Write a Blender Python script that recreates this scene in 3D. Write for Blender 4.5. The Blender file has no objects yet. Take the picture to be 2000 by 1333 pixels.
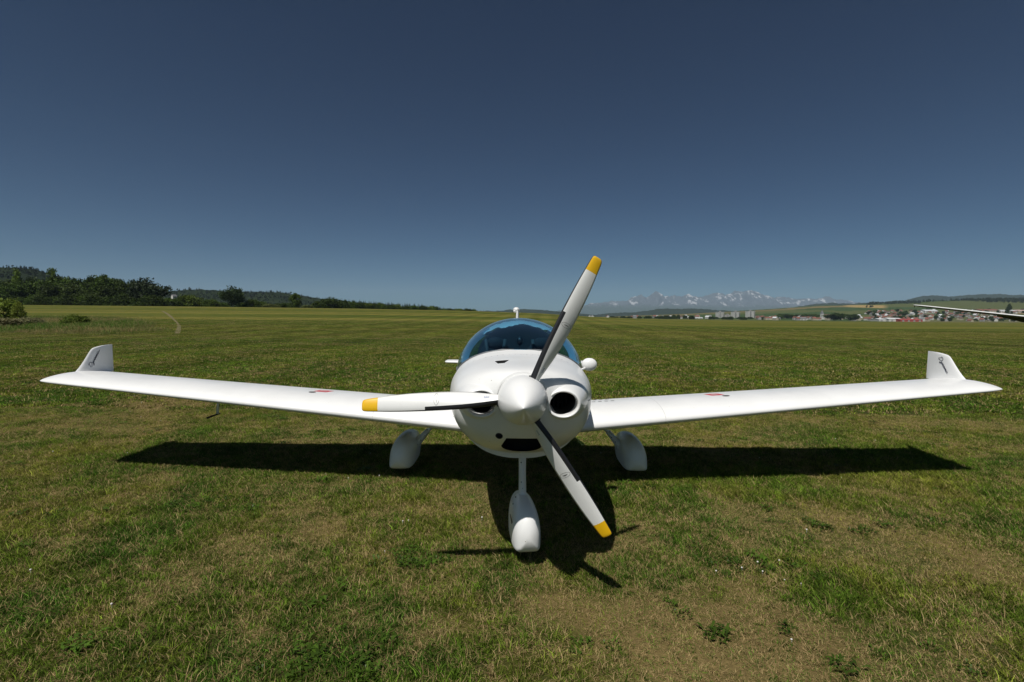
import bpy, bmesh, math, random
import numpy as np
from mathutils import Vector, Matrix

random.seed(7)
rng = np.random.default_rng(7)
SC = bpy.context.scene
COL = SC.collection
PI = math.pi

# ------------------------------------------------------------------ camera
F = 960.0                       # focal length in pixels of a 2000 px wide picture
CAM_H = 1.56
PITCH, ROLL = 0.0474, 0.0081
cam_data = bpy.data.cameras.new('camera')
cam_data.sensor_width = 36.0
cam_data.lens = 36.0 * F / 2000.0
cam_data.clip_start = 0.05
cam_data.clip_end = 60000.0
cam = bpy.data.objects.new('camera', cam_data)
COL.objects.link(cam)
fw = Vector((0, math.cos(PITCH), -math.sin(PITCH)))
up0 = Vector((0, math.sin(PITCH), math.cos(PITCH)))
rt0 = Vector((1, 0, 0))
rt = rt0 * math.cos(ROLL) + up0 * math.sin(ROLL)
up = up0 * math.cos(ROLL) - rt0 * math.sin(ROLL)
cam.matrix_world = Matrix(((rt.x, up.x, -fw.x, 0), (rt.y, up.y, -fw.y, 0), (rt.z, up.z, -fw.z, CAM_H), (0, 0, 0, 1)))
SC.camera = cam

# ------------------------------------------------------------------ sky, sun, exposure
SUN_TO = Vector((-0.278, -0.545, 1.0)).normalized()      # towards the sun
world = bpy.data.worlds.new('World')
SC.world = world
world.use_nodes = True
wn = world.node_tree
wn.nodes.clear()
wo = wn.nodes.new('ShaderNodeOutputWorld')
bg = wn.nodes.new('ShaderNodeBackground')
sky = wn.nodes.new('ShaderNodeTexSky')
sky.sky_type = 'NISHITA'
sky.sun_disc = False
sky.sun_elevation = math.asin(SUN_TO.z)
sky.sun_rotation = math.atan2(SUN_TO.x, SUN_TO.y)
sky.altitude = 600.0
sky.air_density = 0.40
sky.dust_density = 1.0
sky.ozone_density = 6.0
bg.inputs['Strength'].default_value = 0.05
# the contrasty, slightly cool rendering of a polarising filter, the same over the whole sky
sp_ = wn.nodes.new('ShaderNodeSeparateColor'); cb_ = wn.nodes.new('ShaderNodeCombineColor')
wn.links.new(sky.outputs['Color'], sp_.inputs[0])
for i_, (g_, k_) in enumerate(((1.75, .45), (1.52, .65), (1.22, .72))):
    mn_ = wn.nodes.new('ShaderNodeMath'); mn_.operation = 'MINIMUM'; mn_.inputs[1].default_value = 8.0
    pw_ = wn.nodes.new('ShaderNodeMath'); pw_.operation = 'POWER'; pw_.inputs[1].default_value = g_
    ml_ = wn.nodes.new('ShaderNodeMath'); ml_.operation = 'MULTIPLY'; ml_.inputs[1].default_value = k_
    wn.links.new(sp_.outputs[i_], mn_.inputs[0]); wn.links.new(mn_.outputs[0], pw_.inputs[0]); wn.links.new(pw_.outputs[0], ml_.inputs[0]); wn.links.new(ml_.outputs[0], cb_.inputs[i_])
wn.links.new(cb_.outputs[0], bg.inputs['Color'])
wn.links.new(bg.outputs['Background'], wo.inputs['Surface'])

sun_data = bpy.data.lights.new('sun', 'SUN')
sun_data.energy = 5.0
sun_data.angle = math.radians(0.53)
sun_data.color = (1.0, 0.965, 0.905)
sun = bpy.data.objects.new('sun', sun_data)
COL.objects.link(sun)
sun.rotation_euler = SUN_TO.to_track_quat('Z', 'Y').to_euler()
sun.location = (0, 0, 50)

SC.view_settings.view_transform = 'Standard'
SC.view_settings.look = 'None'
SC.view_settings.gamma = 1.0
SC.view_settings.exposure = -0.12
SC.view_settings.use_curve_mapping = False
SC.render.engine = 'CYCLES'
SC.cycles.max_bounces = 8
SC.cycles.transparent_max_bounces = 16
SC.cycles.use_denoising = True

# ------------------------------------------------------------------ small helpers
def hz(px):                      # picture row of the true horizon at picture column px
    return 621.0 + ROLL * (px - 1000.0)

def new_mat(name):
    m = bpy.data.materials.new(name)
    m.use_nodes = True
    nt = m.node_tree
    return m, nt, nt.nodes['Principled BSDF']

def simple_mat(name, col, rough=0.5, metal=0.0, coat=0.0, noise=0.0, nscale=8.0, bump=0.0, spec=0.5):
    m, nt, b = new_mat(name)
    b.inputs['Base Color'].default_value = (*col, 1)
    b.inputs['Roughness'].default_value = rough
    b.inputs['Metallic'].default_value = metal
    b.inputs['Coat Weight'].default_value = coat
    b.inputs['Specular IOR Level'].default_value = spec
    if noise > 0 or bump > 0:
        tc = nt.nodes.new('ShaderNodeTexCoord')
        n = nt.nodes.new('ShaderNodeTexNoise')
        n.inputs['Scale'].default_value = nscale
        n.inputs['Detail'].default_value = 6
        nt.links.new(tc.outputs['Object'], n.inputs['Vector'])
        if noise > 0:
            mx = nt.nodes.new('ShaderNodeMix')
            mx.data_type = 'RGBA'
            nt.links.new(n.outputs['Fac'], mx.inputs[0])
            mx.inputs[6].default_value = (*[c * (1 - noise) for c in col], 1)
            mx.inputs[7].default_value = (*[min(1, c * (1 + noise)) for c in col], 1)
            nt.links.new(mx.outputs[2], b.inputs['Base Color'])
        if bump > 0:
            bp = nt.nodes.new('ShaderNodeBump')
            bp.inputs['Strength'].default_value = bump
            bp.inputs['Distance'].default_value = 0.02
            nt.links.new(n.outputs['Fac'], bp.inputs['Height'])
            nt.links.new(bp.outputs['Normal'], b.inputs['Normal'])
    return m

def mesh_obj(name, verts, faces, mats=None, parent=None, smooth=True, fmat=None, link=True):
    me = bpy.data.meshes.new(name)
    me.from_pydata([tuple(map(float, v)) for v in verts], [], [tuple(map(int, f)) for f in faces])
    if mats is not None:
        for m in (mats if isinstance(mats, (list, tuple)) else [mats]):
            me.materials.append(m)
    if fmat is not None:
        me.polygons.foreach_set('material_index', np.array(fmat, dtype=np.int32))
    if smooth:
        me.polygons.foreach_set('use_smooth', np.ones(len(me.polygons), dtype=bool))
    me.update()
    o = bpy.data.objects.new(name, me)
    if link:
        COL.objects.link(o)
    if parent is not None:
        o.parent = parent
    return o

def fast_mesh(name, V, Q, mats, smooth=False, attr=None, link=True, parent=None):
    """V (n,3), Q (m,k) arrays; attr: dict of point float arrays"""
    V = np.asarray(V, dtype=np.float32); Q = np.asarray(Q, dtype=np.int32)
    k = Q.shape[1]
    me = bpy.data.meshes.new(name)
    me.vertices.add(len(V)); me.vertices.foreach_set('co', V.ravel())
    me.loops.add(Q.size); me.loops.foreach_set('vertex_index', Q.ravel())
    me.polygons.add(len(Q))
    me.polygons.foreach_set('loop_start', np.arange(0, Q.size, k, dtype=np.int32))
    me.polygons.foreach_set('loop_total', np.full(len(Q), k, dtype=np.int32))
    if smooth:
        me.polygons.foreach_set('use_smooth', np.ones(len(Q), dtype=bool))
    for m in (mats if isinstance(mats, (list, tuple)) else [mats]):
        me.materials.append(m)
    me.update(calc_edges=True)
    me.validate()
    if attr:
        for an, av in attr.items():
            av = np.asarray(av, dtype=np.float32)
            if av.ndim == 1:
                a = me.attributes.new(an, 'FLOAT', 'POINT'); a.data.foreach_set('value', av)
            else:
                a = me.attributes.new(an, 'FLOAT_COLOR', 'POINT'); a.data.foreach_set('color', av.ravel())
    o = bpy.data.objects.new(name, me)
    if link:
        COL.objects.link(o)
    if parent is not None:
        o.parent = parent
    return o

def tag(o, label=None, cat=None, group=None, kind=None):
    if label: o['label'] = label
    if cat: o['category'] = cat
    if group: o['group'] = group
    if kind: o['kind'] = kind
    return o

def empty(name, loc=(0, 0, 0), rz=0.0):
    o = bpy.data.objects.new(name, None)
    COL.objects.link(o)
    o.location = loc
    o.rotation_euler = (0, 0, rz)
    o.empty_display_size = 0.2
    return o

def copy_tree(o, parent=None):
    c = o.copy()
    COL.objects.link(c)
    c.parent = parent
    for ch in list(o.children):
        copy_tree(ch, c)
    return c

def loft(rings, closed=True, cap0=False, cap1=False):
    n = len(rings[0]); V = []; Fc = []
    for r in rings: V.extend(r)
    for i in range(len(rings) - 1):
        for j in range(n if closed else n - 1):
            a = i * n + j; b = i * n + (j + 1) % n
            Fc.append((a, b, b + n, a + n))
    if cap0: Fc.append(tuple(range(n - 1, -1, -1)))
    if cap1: Fc.append(tuple(range((len(rings) - 1) * n, len(rings) * n)))
    return V, Fc

def fix_normals(o):
    bm = bmesh.new(); bm.from_mesh(o.data)
    bmesh.ops.recalc_face_normals(bm, faces=bm.faces)
    bm.to_mesh(o.data); bm.free()
    return o

def tube(path, rad, n=10, caps=True, flat=1.0, up=(0, 0, 1)):
    """rings round a polyline; rad scalar or list; flat squeezes the second axis"""
    P = [Vector(p) for p in path]; rings = []
    R = rad if isinstance(rad, (list, tuple)) else [rad] * len(P)
    U = Vector(up)
    for i, p in enumerate(P):
        t = (P[min(i + 1, len(P) - 1)] - P[max(i - 1, 0)]).normalized()
        s = t.cross(U)
        if s.length < 1e-4: s = t.cross(Vector((0, 1, 0.3)))
        s.normalize(); w = s.cross(t).normalized()
        rings.append([p + s * (R[i] * math.cos(2 * PI * k / n)) + w * (R[i] * flat * math.sin(2 * PI * k / n)) for k in range(n)])
    return loft(rings, True, caps, caps)

def merge(parts):
    V = []; Fc = []
    for v, f in parts:
        o = len(V); V.extend(v); Fc.extend([tuple(i + o for i in q) for q in f])
    return V, Fc

def box(x0, x1, y0, y1, z0, z1):
    V = [(x0, y0, z0), (x1, y0, z0), (x1, y1, z0), (x0, y1, z0), (x0, y0, z1), (x1, y0, z1), (x1, y1, z1), (x0, y1, z1)]
    return V, [(0, 3, 2, 1), (4, 5, 6, 7), (0, 1, 5, 4), (1, 2, 6, 5), (2, 3, 7, 6), (3, 0, 4, 7)]

def ellipsoid(c, r, nu=20, nv=12):
    rings = []
    for i in range(1, nv):
        a = PI * i / nv
        rings.append([(c[0] + r[0] * math.sin(a) * math.cos(2 * PI * k / nu), c[1] + r[1] * math.sin(a) * math.sin(2 * PI * k / nu), c[2] + r[2] * math.cos(a)) for k in range(nu)])
    return loft(rings, True, True, True)

def interp(tab, x):
    """smooth interpolation (Catmull-Rom in the parameter) of a table [(x, v1, v2..)]"""
    xs = [t[0] for t in tab]
    if x <= xs[0]: return list(tab[0][1:])
    if x >= xs[-1]: return list(tab[-1][1:])
    i = max(k for k in range(len(xs)) if xs[k] <= x)
    out = []
    h = xs[i + 1] - xs[i]; t = (x - xs[i]) / h
    for c in range(1, len(tab[0])):
        p1, p2 = tab[i][c], tab[i + 1][c]
        d0 = (tab[i + 1][c] - tab[i - 1][c]) / (xs[i + 1] - xs[i - 1]) if i > 0 else (p2 - p1) / h
        d1 = (tab[i + 2][c] - tab[i][c]) / (xs[i + 2] - xs[i]) if i + 2 < len(xs) else (p2 - p1) / h
        # limit overshoot
        s = (p2 - p1) / h
        if s == 0: d0 = d1 = 0
        else:
            d0 = max(min(d0 / s, 3), 0) * s; d1 = max(min(d1 / s, 3), 0) * s
        t2, t3 = t * t, t * t * t
        out.append((2 * t3 - 3 * t2 + 1) * p1 + (t3 - 2 * t2 + t) * h * d0 + (-2 * t3 + 3 * t2) * p2 + (t3 - t2) * h * d1)
    return out

def sstep(a, b, x):
    t = np.clip((x - a) / (b - a), 0, 1)
    return t * t * (3 - 2 * t)

_P = np.random.default_rng(3).permutation(1024)
_G = np.random.default_rng(4).random(1024)
def vnoise(x, y):
    xi = np.floor(x).astype(int); yi = np.floor(y).astype(int)
    fx = x - xi; fy = y - yi
    fx = fx * fx * (3 - 2 * fx); fy = fy * fy * (3 - 2 * fy)
    def h(a, b): return _G[_P[(a + _P[b % 1024]) % 1024]]
    return (h(xi, yi) * (1 - fx) + h(xi + 1, yi) * fx) * (1 - fy) + (h(xi, yi + 1) * (1 - fx) + h(xi + 1, yi + 1) * fx) * fy
def fbm(x, y, o=5, gain=0.5):
    s = 0; a = 1; t = 0
    for i in range(o):
        s = s + a * vnoise(x * 2 ** i + 17.3 * i, y * 2 ** i + 9.1 * i); t += a; a *= gain
    return s / t

# ------------------------------------------------------------------ terrain
U_TAB = np.array([-1500, -900, -600, -300, -100, 50, 150, 300, 450, 700, 1500.])
WL_TAB = np.array([1.0, 1.0, 0.98, 0.92, 0.82, 0.66, 0.42, 0.2, 0.08, 0.0, 0.0])
HR_U = np.array([-1500, 60, 150, 250, 350, 500, 600, 800, 1000, 1500.])
HR_H = np.array([0, 0, 4, 16, 28, 52, 72, 93, 108, 116.])
def terrain(x, y):
    x = np.asarray(x, dtype=float); y = np.asarray(y, dtype=float)
    ys = np.maximum(y, 1.0)
    u = np.clip(F * x / ys, -1490, 1490)
    wl = np.interp(u, U_TAB, WL_TAB)
    z = 5.6 * wl * sstep(22, 240, y)
    z = z - 3.0 * sstep(-200, 300, -u + 0) * sstep(270, 700, y)
    hr = np.interp(u, HR_U, HR_H)
    z = z + hr * sstep(950, 2500, y) * (0.9 + 0.2 * fbm(x / 420.0, y / 420.0, 3)) - hr * 0.15 * sstep(2500, 4200, y)
    z = z + 0.05 * (fbm(x / 7.0 + 50, y / 7.0, 3) - 0.5) * sstep(6, 14, y) * (1 - sstep(200, 400, y))
    return np.where(y > 0, z, 0.0)

# ------------------------------------------------------------------ ground colours (albedo only)
SPOTS = [(2.35, 3.65, 0.95, 0.5, 0.30), (1.0, 2.35, 0.60, 0.35, 0.30), (0.35, 2.55, 0.4, 0.2, 0.22), (1.75, 2.75, 0.35, 0.2, -0.22), (-0.55, 2.25, 0.5, 0.16, 0.24),
         (-1.3, 3.7, 0.6, 0.3, 0.12), (-3.9, 5.4, 0.7, 0.4, 0.16), (1.75, 5.9, 0.9, 0.5, 0.12), (-1.6, 2.6, 0.9, 0.4, -0.1), (3.4, 3.1, 0.6, 0.3, 0.12), (0.9, 4.2, 0.45, 0.4, -0.2), (-0.4, 3.1, 0.45, 0.25, 0.05)]
def dryness(x, y):
    n = 0.5 * fbm(x * 0.45 + 3, y * 0.45, 3) + 0.33 * fbm(x * 1.5, y * 1.5 + 8, 3) + 0.17 * fbm(x * 5, y * 5, 2)
    for sx, sy, rx, ry, a in SPOTS:
        n = n + a * np.exp(-(((x - sx) / rx) ** 2 + ((y - sy) / ry) ** 2))
    # long mown strips, wide and faint
    c, s = math.cos(-0.16), math.sin(-0.16)
    xr, yr = x * c - y * s, x * s + y * c
    st = fbm(xr * 0.012 + 5, yr * 0.22, 4)
    k = sstep(9, 40, y)
    st2 = fbm(xr * 0.004 + 1, yr * 0.045 + 7, 4)
    n = n * (1 - 0.55 * k) + k * (0.30 * st + 0.28 * st2)
    n = n + .34 * (fbm(x * 3.6 + 9, y * 3.6, 3) - .5) * (1 - sstep(10, 30, y))
    return sstep(0.40, 0.80, n)
GREEN = np.array([0.057, 0.088, 0.009]); OLIVE = np.array([0.100, 0.108, 0.016]); STRAW = np.array([0.205, 0.150, 0.058]); SOIL_ = np.array([0.115, 0.080, 0.044]); LUSH = np.array([0.036, 0.074, 0.008])
def ramp(v, stops):
    xs = [s[0] for s in stops]
    return np.stack([np.interp(v, xs, [s[1][c] for s in stops]) for c in range(3)], axis=-1)
def turf(x, y):
    d = dryness(x, y)
    xr, yr = x * .987 + y * .159, -x * .159 + y * .987
    c = ramp(d, [(0, GREEN), (0.3, (GREEN + OLIVE) / 2), (0.6, OLIVE), (0.85, (STRAW + OLIVE) / 2), (1, STRAW)])
    l = sstep(0.52, 0.70, fbm(x * 0.9 + 40, y * 0.9 + 11, 3))[..., None] * (1 - sstep(12, 60, y))[..., None]
    c = c * (1 - 0.75 * l) + LUSH * 0.75 * l
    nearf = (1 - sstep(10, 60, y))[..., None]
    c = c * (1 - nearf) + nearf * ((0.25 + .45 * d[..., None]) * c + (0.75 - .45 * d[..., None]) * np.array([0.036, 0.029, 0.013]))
    far = sstep(14, 70, y)[..., None]
    c = c * (1 - far) + far * (0.6 * c + 0.4 * np.array([0.080, 0.094, 0.014])) * .86
    g = sstep(.40, .66, .6 * fbm(xr * .006 + 3, yr * .10 + 2, 4) + .4 * fbm(xr * .02, yr * .3 + 9, 3))[..., None]
    c = c * (1 - .7 * far * g) + .7 * far * g * np.array([.165, .145, .032])
    return c, d

def bands(x, y):
    w = np.tanh(2.2 * np.sin(2 * PI * (x - .06 * y) / 5.2 + 2.2 * (fbm(x * .05, y * .05, 2) - .5)))
    return 1 + .13 * w * sstep(5, 14, y) * (.5 + fbm(x * .2 + 9, y * .06, 2))
bands_early = bands
PAL = np.array([[0.055, 0.080, 0.018], [0.080, 0.092, 0.028], [0.135, 0.110, 0.045], [0.034, 0.066, 0.016], [0.165, 0.125, 0.055], [0.095, 0.100, 0.035], [0.042, 0.070, 0.020]])
_vor = np.random.default_rng(21)
VP = np.stack([_vor.uniform(-600, 5200, 260), _vor.uniform(700, 6200, 260)], 1)
VC = _vor.integers(0, len(PAL), 260)
def fields(x, y):
    out = np.zeros(x.shape + (3,))
    xf = x.ravel() + 40 * (fbm(x.ravel() / 300, y.ravel() / 300, 2) - 0.5); yf = y.ravel()
    idx = np.zeros(xf.shape, dtype=int); best = np.full(xf.shape, 1e18)
    for k in range(len(VP)):
        d = ((xf - VP[k, 0]) * 0.55) ** 2 + ((yf - VP[k, 1]) * 1.1) ** 2
        m = d < best; best[m] = d[m]; idx[m] = k
    return PAL[VC[idx]].reshape(out.shape)
GOLD = np.array([0.30, 0.215, 0.085])
def gold_mask(x, y):
    u = F * x / np.maximum(y, 1); e = (terrain(x, y) - CAM_H) * F / np.maximum(y, 1)
    return sstep(640, 660, u) * (1 - sstep(722, 732, u)) * sstep(24.5, 25.5, e + (u - 690) * 0.02) * (1 - sstep(29.5, 30.5, e)) * (y < 2600)

# ------------------------------------------------------------------ ground sheet
m_ground, nt, b = new_mat('turf_ground')
b.inputs['Roughness'].default_value = 0.95
b.inputs['Specular IOR Level'].default_value = 0.1
at = nt.nodes.new('ShaderNodeAttribute'); at.attribute_name = 'gcol'
geo = nt.nodes.new('ShaderNodeNewGeometry')
n1 = nt.nodes.new('ShaderNodeTexNoise'); n1.inputs['Scale'].default_value = 38.0; n1.inputs['Detail'].default_value = 5; n1.inputs['Roughness'].default_value = 0.7
n2 = nt.nodes.new('ShaderNodeTexNoise'); n2.inputs['Scale'].default_value = 1.3; n2.inputs['Detail'].default_value = 8; n2.inputs['Roughness'].default_value = 0.75
mp = nt.nodes.new('ShaderNodeMapping'); mp.inputs['Scale'].default_value = (0.35, 1.0, 1.0)
nt.links.new(geo.outputs['Position'], n1.inputs['Vector'])
nt.links.new(geo.outputs['Position'], mp.inputs['Vector'])
nt.links.new(mp.outputs['Vector'], n2.inputs['Vector'])
add = nt.nodes.new('ShaderNodeMath'); add.operation = 'ADD'
nt.links.new(n1.outputs['Fac'], add.inputs[0]); nt.links.new(n2.outputs['Fac'], add.inputs[1])
mr = nt.nodes.new('ShaderNodeMapRange'); mr.inputs[1].default_value = 0.65; mr.inputs[2].default_value = 1.35; mr.inputs[3].default_value = 0.45; mr.inputs[4].default_value = 1.5
nt.links.new(add.outputs[0], mr.inputs[0])
mul = nt.nodes.new('ShaderNodeVectorMath'); mul.operation = 'SCALE'
nt.links.new(at.outputs['Color'], mul.inputs[0]); nt.links.new(mr.outputs[0], mul.inputs['Scale'])
nt.links.new(mul.outputs['Vector'], b.inputs['Base Color'])
bp = nt.nodes.new('ShaderNodeBump'); bp.inputs['Strength'].default_value = 0.6; bp.inputs['Distance'].default_value = 0.03
nt.links.new(add.outputs[0], bp.inputs['Height']); nt.links.new(bp.outputs['Normal'], b.inputs['Normal'])

fa = np.radians(62)
ang = np.concatenate([np.linspace(-fa, fa, 520), np.linspace(fa, 2 * PI - fa, 62)[1:-1]])
rad = np.concatenate([[0.25], np.geomspace(0.5, 20000, 440)])
A, R = np.meshgrid(ang, rad)
GX = R * np.sin(A); GY = R * np.cos(A)
GZ = terrain(GX, GY)
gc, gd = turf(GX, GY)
gc = gc * bands_early(GX, GY)[..., None]
fk = sstep(700, 980, GY)[..., None]
fl = fields(GX, GY)
gm = gold_mask(GX, GY)[..., None]
fl = fl * (1 - gm) + GOLD * gm
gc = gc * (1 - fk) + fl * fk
wmask = sstep(260, 420, GY) * sstep(-150, 250, -(F * GX / np.maximum(GY, 1)))
gc = gc * (1 - wmask[..., None]) + np.array([0.05, 0.065, 0.018]) * wmask[..., None]
na, nr = len(ang), len(rad)
ii, jj = np.meshgrid(np.arange(nr - 1), np.arange(na), indexing='ij')
Q = np.stack([ii * na + jj, (ii + 1) * na + jj, (ii + 1) * na + (jj + 1) % na, ii * na + (jj + 1) % na], -1).reshape(-1, 4)[:, ::-1]
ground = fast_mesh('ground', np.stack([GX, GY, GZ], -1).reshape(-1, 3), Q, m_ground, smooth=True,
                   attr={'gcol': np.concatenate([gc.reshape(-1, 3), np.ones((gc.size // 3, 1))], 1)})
tag(ground, 'mown green and straw coloured airfield grass', kind='structure')

# ------------------------------------------------------------------ grass by instancing
PROTO = bpy.data.collections.new('prototypes')
def gn_scatter(name, P, rot, scl, idx, protos, cols=None, kind='stuff', label=None, tilt=None):
    me = bpy.data.meshes.new(name)
    me.vertices.add(len(P)); me.vertices.foreach_set('co', np.asarray(P, dtype=np.float32).ravel())
    R3 = np.zeros((len(P), 3), dtype=np.float32); R3[:, 2] = rot
    if tilt is not None: R3[:, 0] = tilt
    a = me.attributes.new('irot', 'FLOAT_VECTOR', 'POINT'); a.data.foreach_set('vector', R3.ravel())
    a = me.attributes.new('iscl', 'FLOAT_VECTOR', 'POINT')
    s = np.asarray(scl, dtype=np.float32)
    if s.ndim == 1: s = np.repeat(s[:, None], 3, 1)
    a.data.foreach_set('vector', s.ravel())
    a = me.attributes.new('iidx', 'INT', 'POINT'); a.data.foreach_set('value', np.asarray(idx, dtype=np.int32))
    if cols is not None:
        a = me.attributes.new('icol', 'FLOAT_COLOR', 'POINT')
        a.data.foreach_set('color', (cols if cols.shape[1] == 4 else np.concatenate([cols, np.ones((len(cols), 1))], 1)).astype(np.float32).ravel())
    me.update()
    o = bpy.data.objects.new(name, me); COL.objects.link(o)
    ng = bpy.data.node_groups.new(name + '_nodes', 'GeometryNodeTree')
    ng.interface.new_socket('Geometry', in_out='INPUT', socket_type='NodeSocketGeometry')
    ng.interface.new_socket('Geometry', in_out='OUTPUT', socket_type='NodeSocketGeometry')
    N = ng.nodes; L = ng.links
    gi = N.new('NodeGroupInput'); go = N.new('NodeGroupOutput')
    iop = N.new('GeometryNodeInstanceOnPoints')
    g2i = N.new('GeometryNodeGeometryToInstance')
    for p in reversed(protos):
        oi = N.new('GeometryNodeObjectInfo'); oi.inputs['Object'].default_value = p; oi.transform_space = 'ORIGINAL'
        L.new(oi.outputs['Geometry'], g2i.inputs[0])
    def na_(nm, t):
        q = N.new('GeometryNodeInputNamedAttribute'); q.data_type = t; q.inputs['Name'].default_value = nm
        return q.outputs['Attribute']
    L.new(gi.outputs[0], iop.inputs['Points'])
    L.new(g2i.outputs[0], iop.inputs['Instance'])
    iop.inputs['Pick Instance'].default_value = True
    L.new(na_('iidx', 'INT'), iop.inputs['Instance Index'])
    e2r = N.new('FunctionNodeEulerToRotation'); L.new(na_('irot', 'FLOAT_VECTOR'), e2r.inputs[0])
    L.new(e2r.outputs[0], iop.inputs['Rotation'])
    L.new(na_('iscl', 'FLOAT_VECTOR'), iop.inputs['Scale'])
    L.new(iop.outputs[0], go.inputs[0])
    md = o.modifiers.new('scatter', 'NODES'); md.node_group = ng
    tag(o, label, kind=kind)
    return o

def leaf_mat(name, attr_kind='INSTANCER', attr='icol', rough=0.6, trans=0.25, straw=False, gain=1.0, var=0.55, spec=0.2):
    m, nt, b = new_mat(name)
    b.inputs['Roughness'].default_value = rough
    b.inputs['Specular IOR Level'].default_value = spec
    a = nt.nodes.new('ShaderNodeAttribute'); a.attribute_name = attr; a.attribute_type = attr_kind
    r = nt.nodes.new('ShaderNodeAttribute'); r.attribute_name = 'rnd'
    mr = nt.nodes.new('ShaderNodeMapRange'); mr.inputs[3].default_value = gain * (1 - var); mr.inputs[4].default_value = gain * (1 + var)
    nt.links.new(r.outputs['Fac'], mr.inputs[0])
    sc = nt.nodes.new('ShaderNodeVectorMath'); sc.operation = 'SCALE'
    nt.links.new(a.outputs['Color'], sc.inputs[0]); nt.links.new(mr.outputs[0], sc.inputs['Scale'])
    out = sc.outputs['Vector']
    if straw:
        # share of dead blades follows the dryness carried in the alpha channel
        w = nt.nodes.new('ShaderNodeAttribute'); w.attribute_name = 'rnd2'
        cmp = nt.nodes.new('ShaderNodeMath'); cmp.operation = 'LESS_THAN'
        nt.links.new(w.outputs['Fac'], cmp.inputs[0]); nt.links.new(a.outputs['Alpha'], cmp.inputs[1])
        sr = nt.nodes.new('ShaderNodeMix'); sr.data_type = 'RGBA'; nt.links.new(r.outputs['Fac'], sr.inputs[0])
        sr.inputs[6].default_value = (0.15, 0.100, 0.038, 1); sr.inputs[7].default_value = (0.68, 0.51, 0.25, 1)
        mx = nt.nodes.new('ShaderNodeMix'); mx.data_type = 'RGBA'
        nt.links.new(cmp.outputs[0], mx.inputs[0]); nt.links.new(out, mx.inputs[6]); nt.links.new(sr.outputs[2], mx.inputs[7])
        out = mx.outputs[2]
    nt.links.new(out, b.inputs['Base Color'])
    tr = nt.nodes.new('ShaderNodeBsdfTranslucent'); nt.links.new(out, tr.inputs['Color'])
    ms = nt.nodes.new('ShaderNodeMixShader'); ms.inputs[0].default_value = trans
    mo = [n for n in nt.nodes if n.type == 'OUTPUT_MATERIAL'][0]
    nt.links.new(b.outputs[0], ms.inputs[1]); nt.links.new(tr.outputs[0], ms.inputs[2]); nt.links.new(ms.outputs[0], mo.inputs['Surface'])
    return m
m_blade = leaf_mat('grass_blade', straw=True, gain=1.95, rough=0.6, trans=0.35, var=0.6, spec=0.08)

def tuft(seed, n, rad, h0, h1, w, lean=0.6, flat=0.0):
    r = np.random.default_rng(seed); V = []; Qs = []; rn = []
    for i in range(n):
        a = r.uniform(0, 2 * PI); q = rad * math.sqrt(r.random()); x, y = q * math.cos(a), q * math.sin(a)
        h = r.uniform(h0, h1) * (0.55 + 0.45 * r.random()); d = r.uniform(0, 2 * PI); l = h * lean * r.random() * 1.6
        if r.random() < flat: l = h * 1.6; h = h * 0.25
        dx, dy = math.cos(d), math.sin(d); fx, fy = -dy, dx
        if r.random() < 0.5: fx, fy = math.cos(d + 0.7), math.sin(d + 0.7)
        ww = w * r.uniform(0.6, 1.25); k = len(V); rv = r.random()
        for t, wt in ((0, 1.0), (0.5, 0.8), (1.0, 0.12)):
            px, py, pz = x + dx * l * t * t, y + dy * l * t * t, h * (t - 0.12 * t * t) - (0.006 if t == 0 else 0)
            V.append((px - fx * ww * wt / 2, py - fy * ww * wt / 2, pz)); V.append((px + fx * ww * wt / 2, py + fy * ww * wt / 2, pz)); rn += [rv, rv]
        Qs.append((k, k + 1, k + 3, k + 2)); Qs.append((k + 2, k + 3, k + 5, k + 4))
    return V, Qs, rn
def proto_tuft(name, *a, mat=m_blade, **kw):
    V, Qs, rn = tuft(*a, **kw)
    o = fast_mesh(name, V, Qs, mat, smooth=True, attr={'rnd': rn, 'rnd2': np.repeat(np.random.default_rng(a[0] + 500).random(len(rn) // 6), 6)}, link=False)
    PROTO.objects.link(o)
    return o
near_tufts = [proto_tuft('grass_tuft', 10 + i, 15, 0.022, 0.016, 0.040, 0.0034, lean=.9, flat=0.15) for i in range(5)]
near_tufts += [proto_tuft('grass_tuft', 30 + i, 14, 0.022, 0.026, 0.062, 0.0036, lean=0.9, flat=0.1) for i in range(2)]
near_tufts += [proto_tuft('dry_tuft', 40 + i, 14, 0.030, 0.012, 0.034, 0.0032, lean=1.5, flat=0.6) for i in range(3)]
mid_tufts = [proto_tuft('grass_tuft', 60 + i, 16, 0.065, 0.022, 0.055, 0.0105, lean=.8, flat=0.15) for i in range(5)]
mid_tufts += [proto_tuft('grass_tuft', 70 + i, 16, 0.065, 0.035, 0.075, 0.0105, lean=.8, flat=0.1) for i in range(2)]
mid_tufts += [proto_tuft('dry_tuft', 75 + i, 16, 0.075, 0.015, 0.045, 0.0095, lean=1.4, flat=0.5) for i in range(3)]
far_tufts = [proto_tuft('grass_tuft', 80 + i, 70, 0.55, 0.03, 0.09, 0.016, flat=0.2) for i in range(3)]

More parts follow.
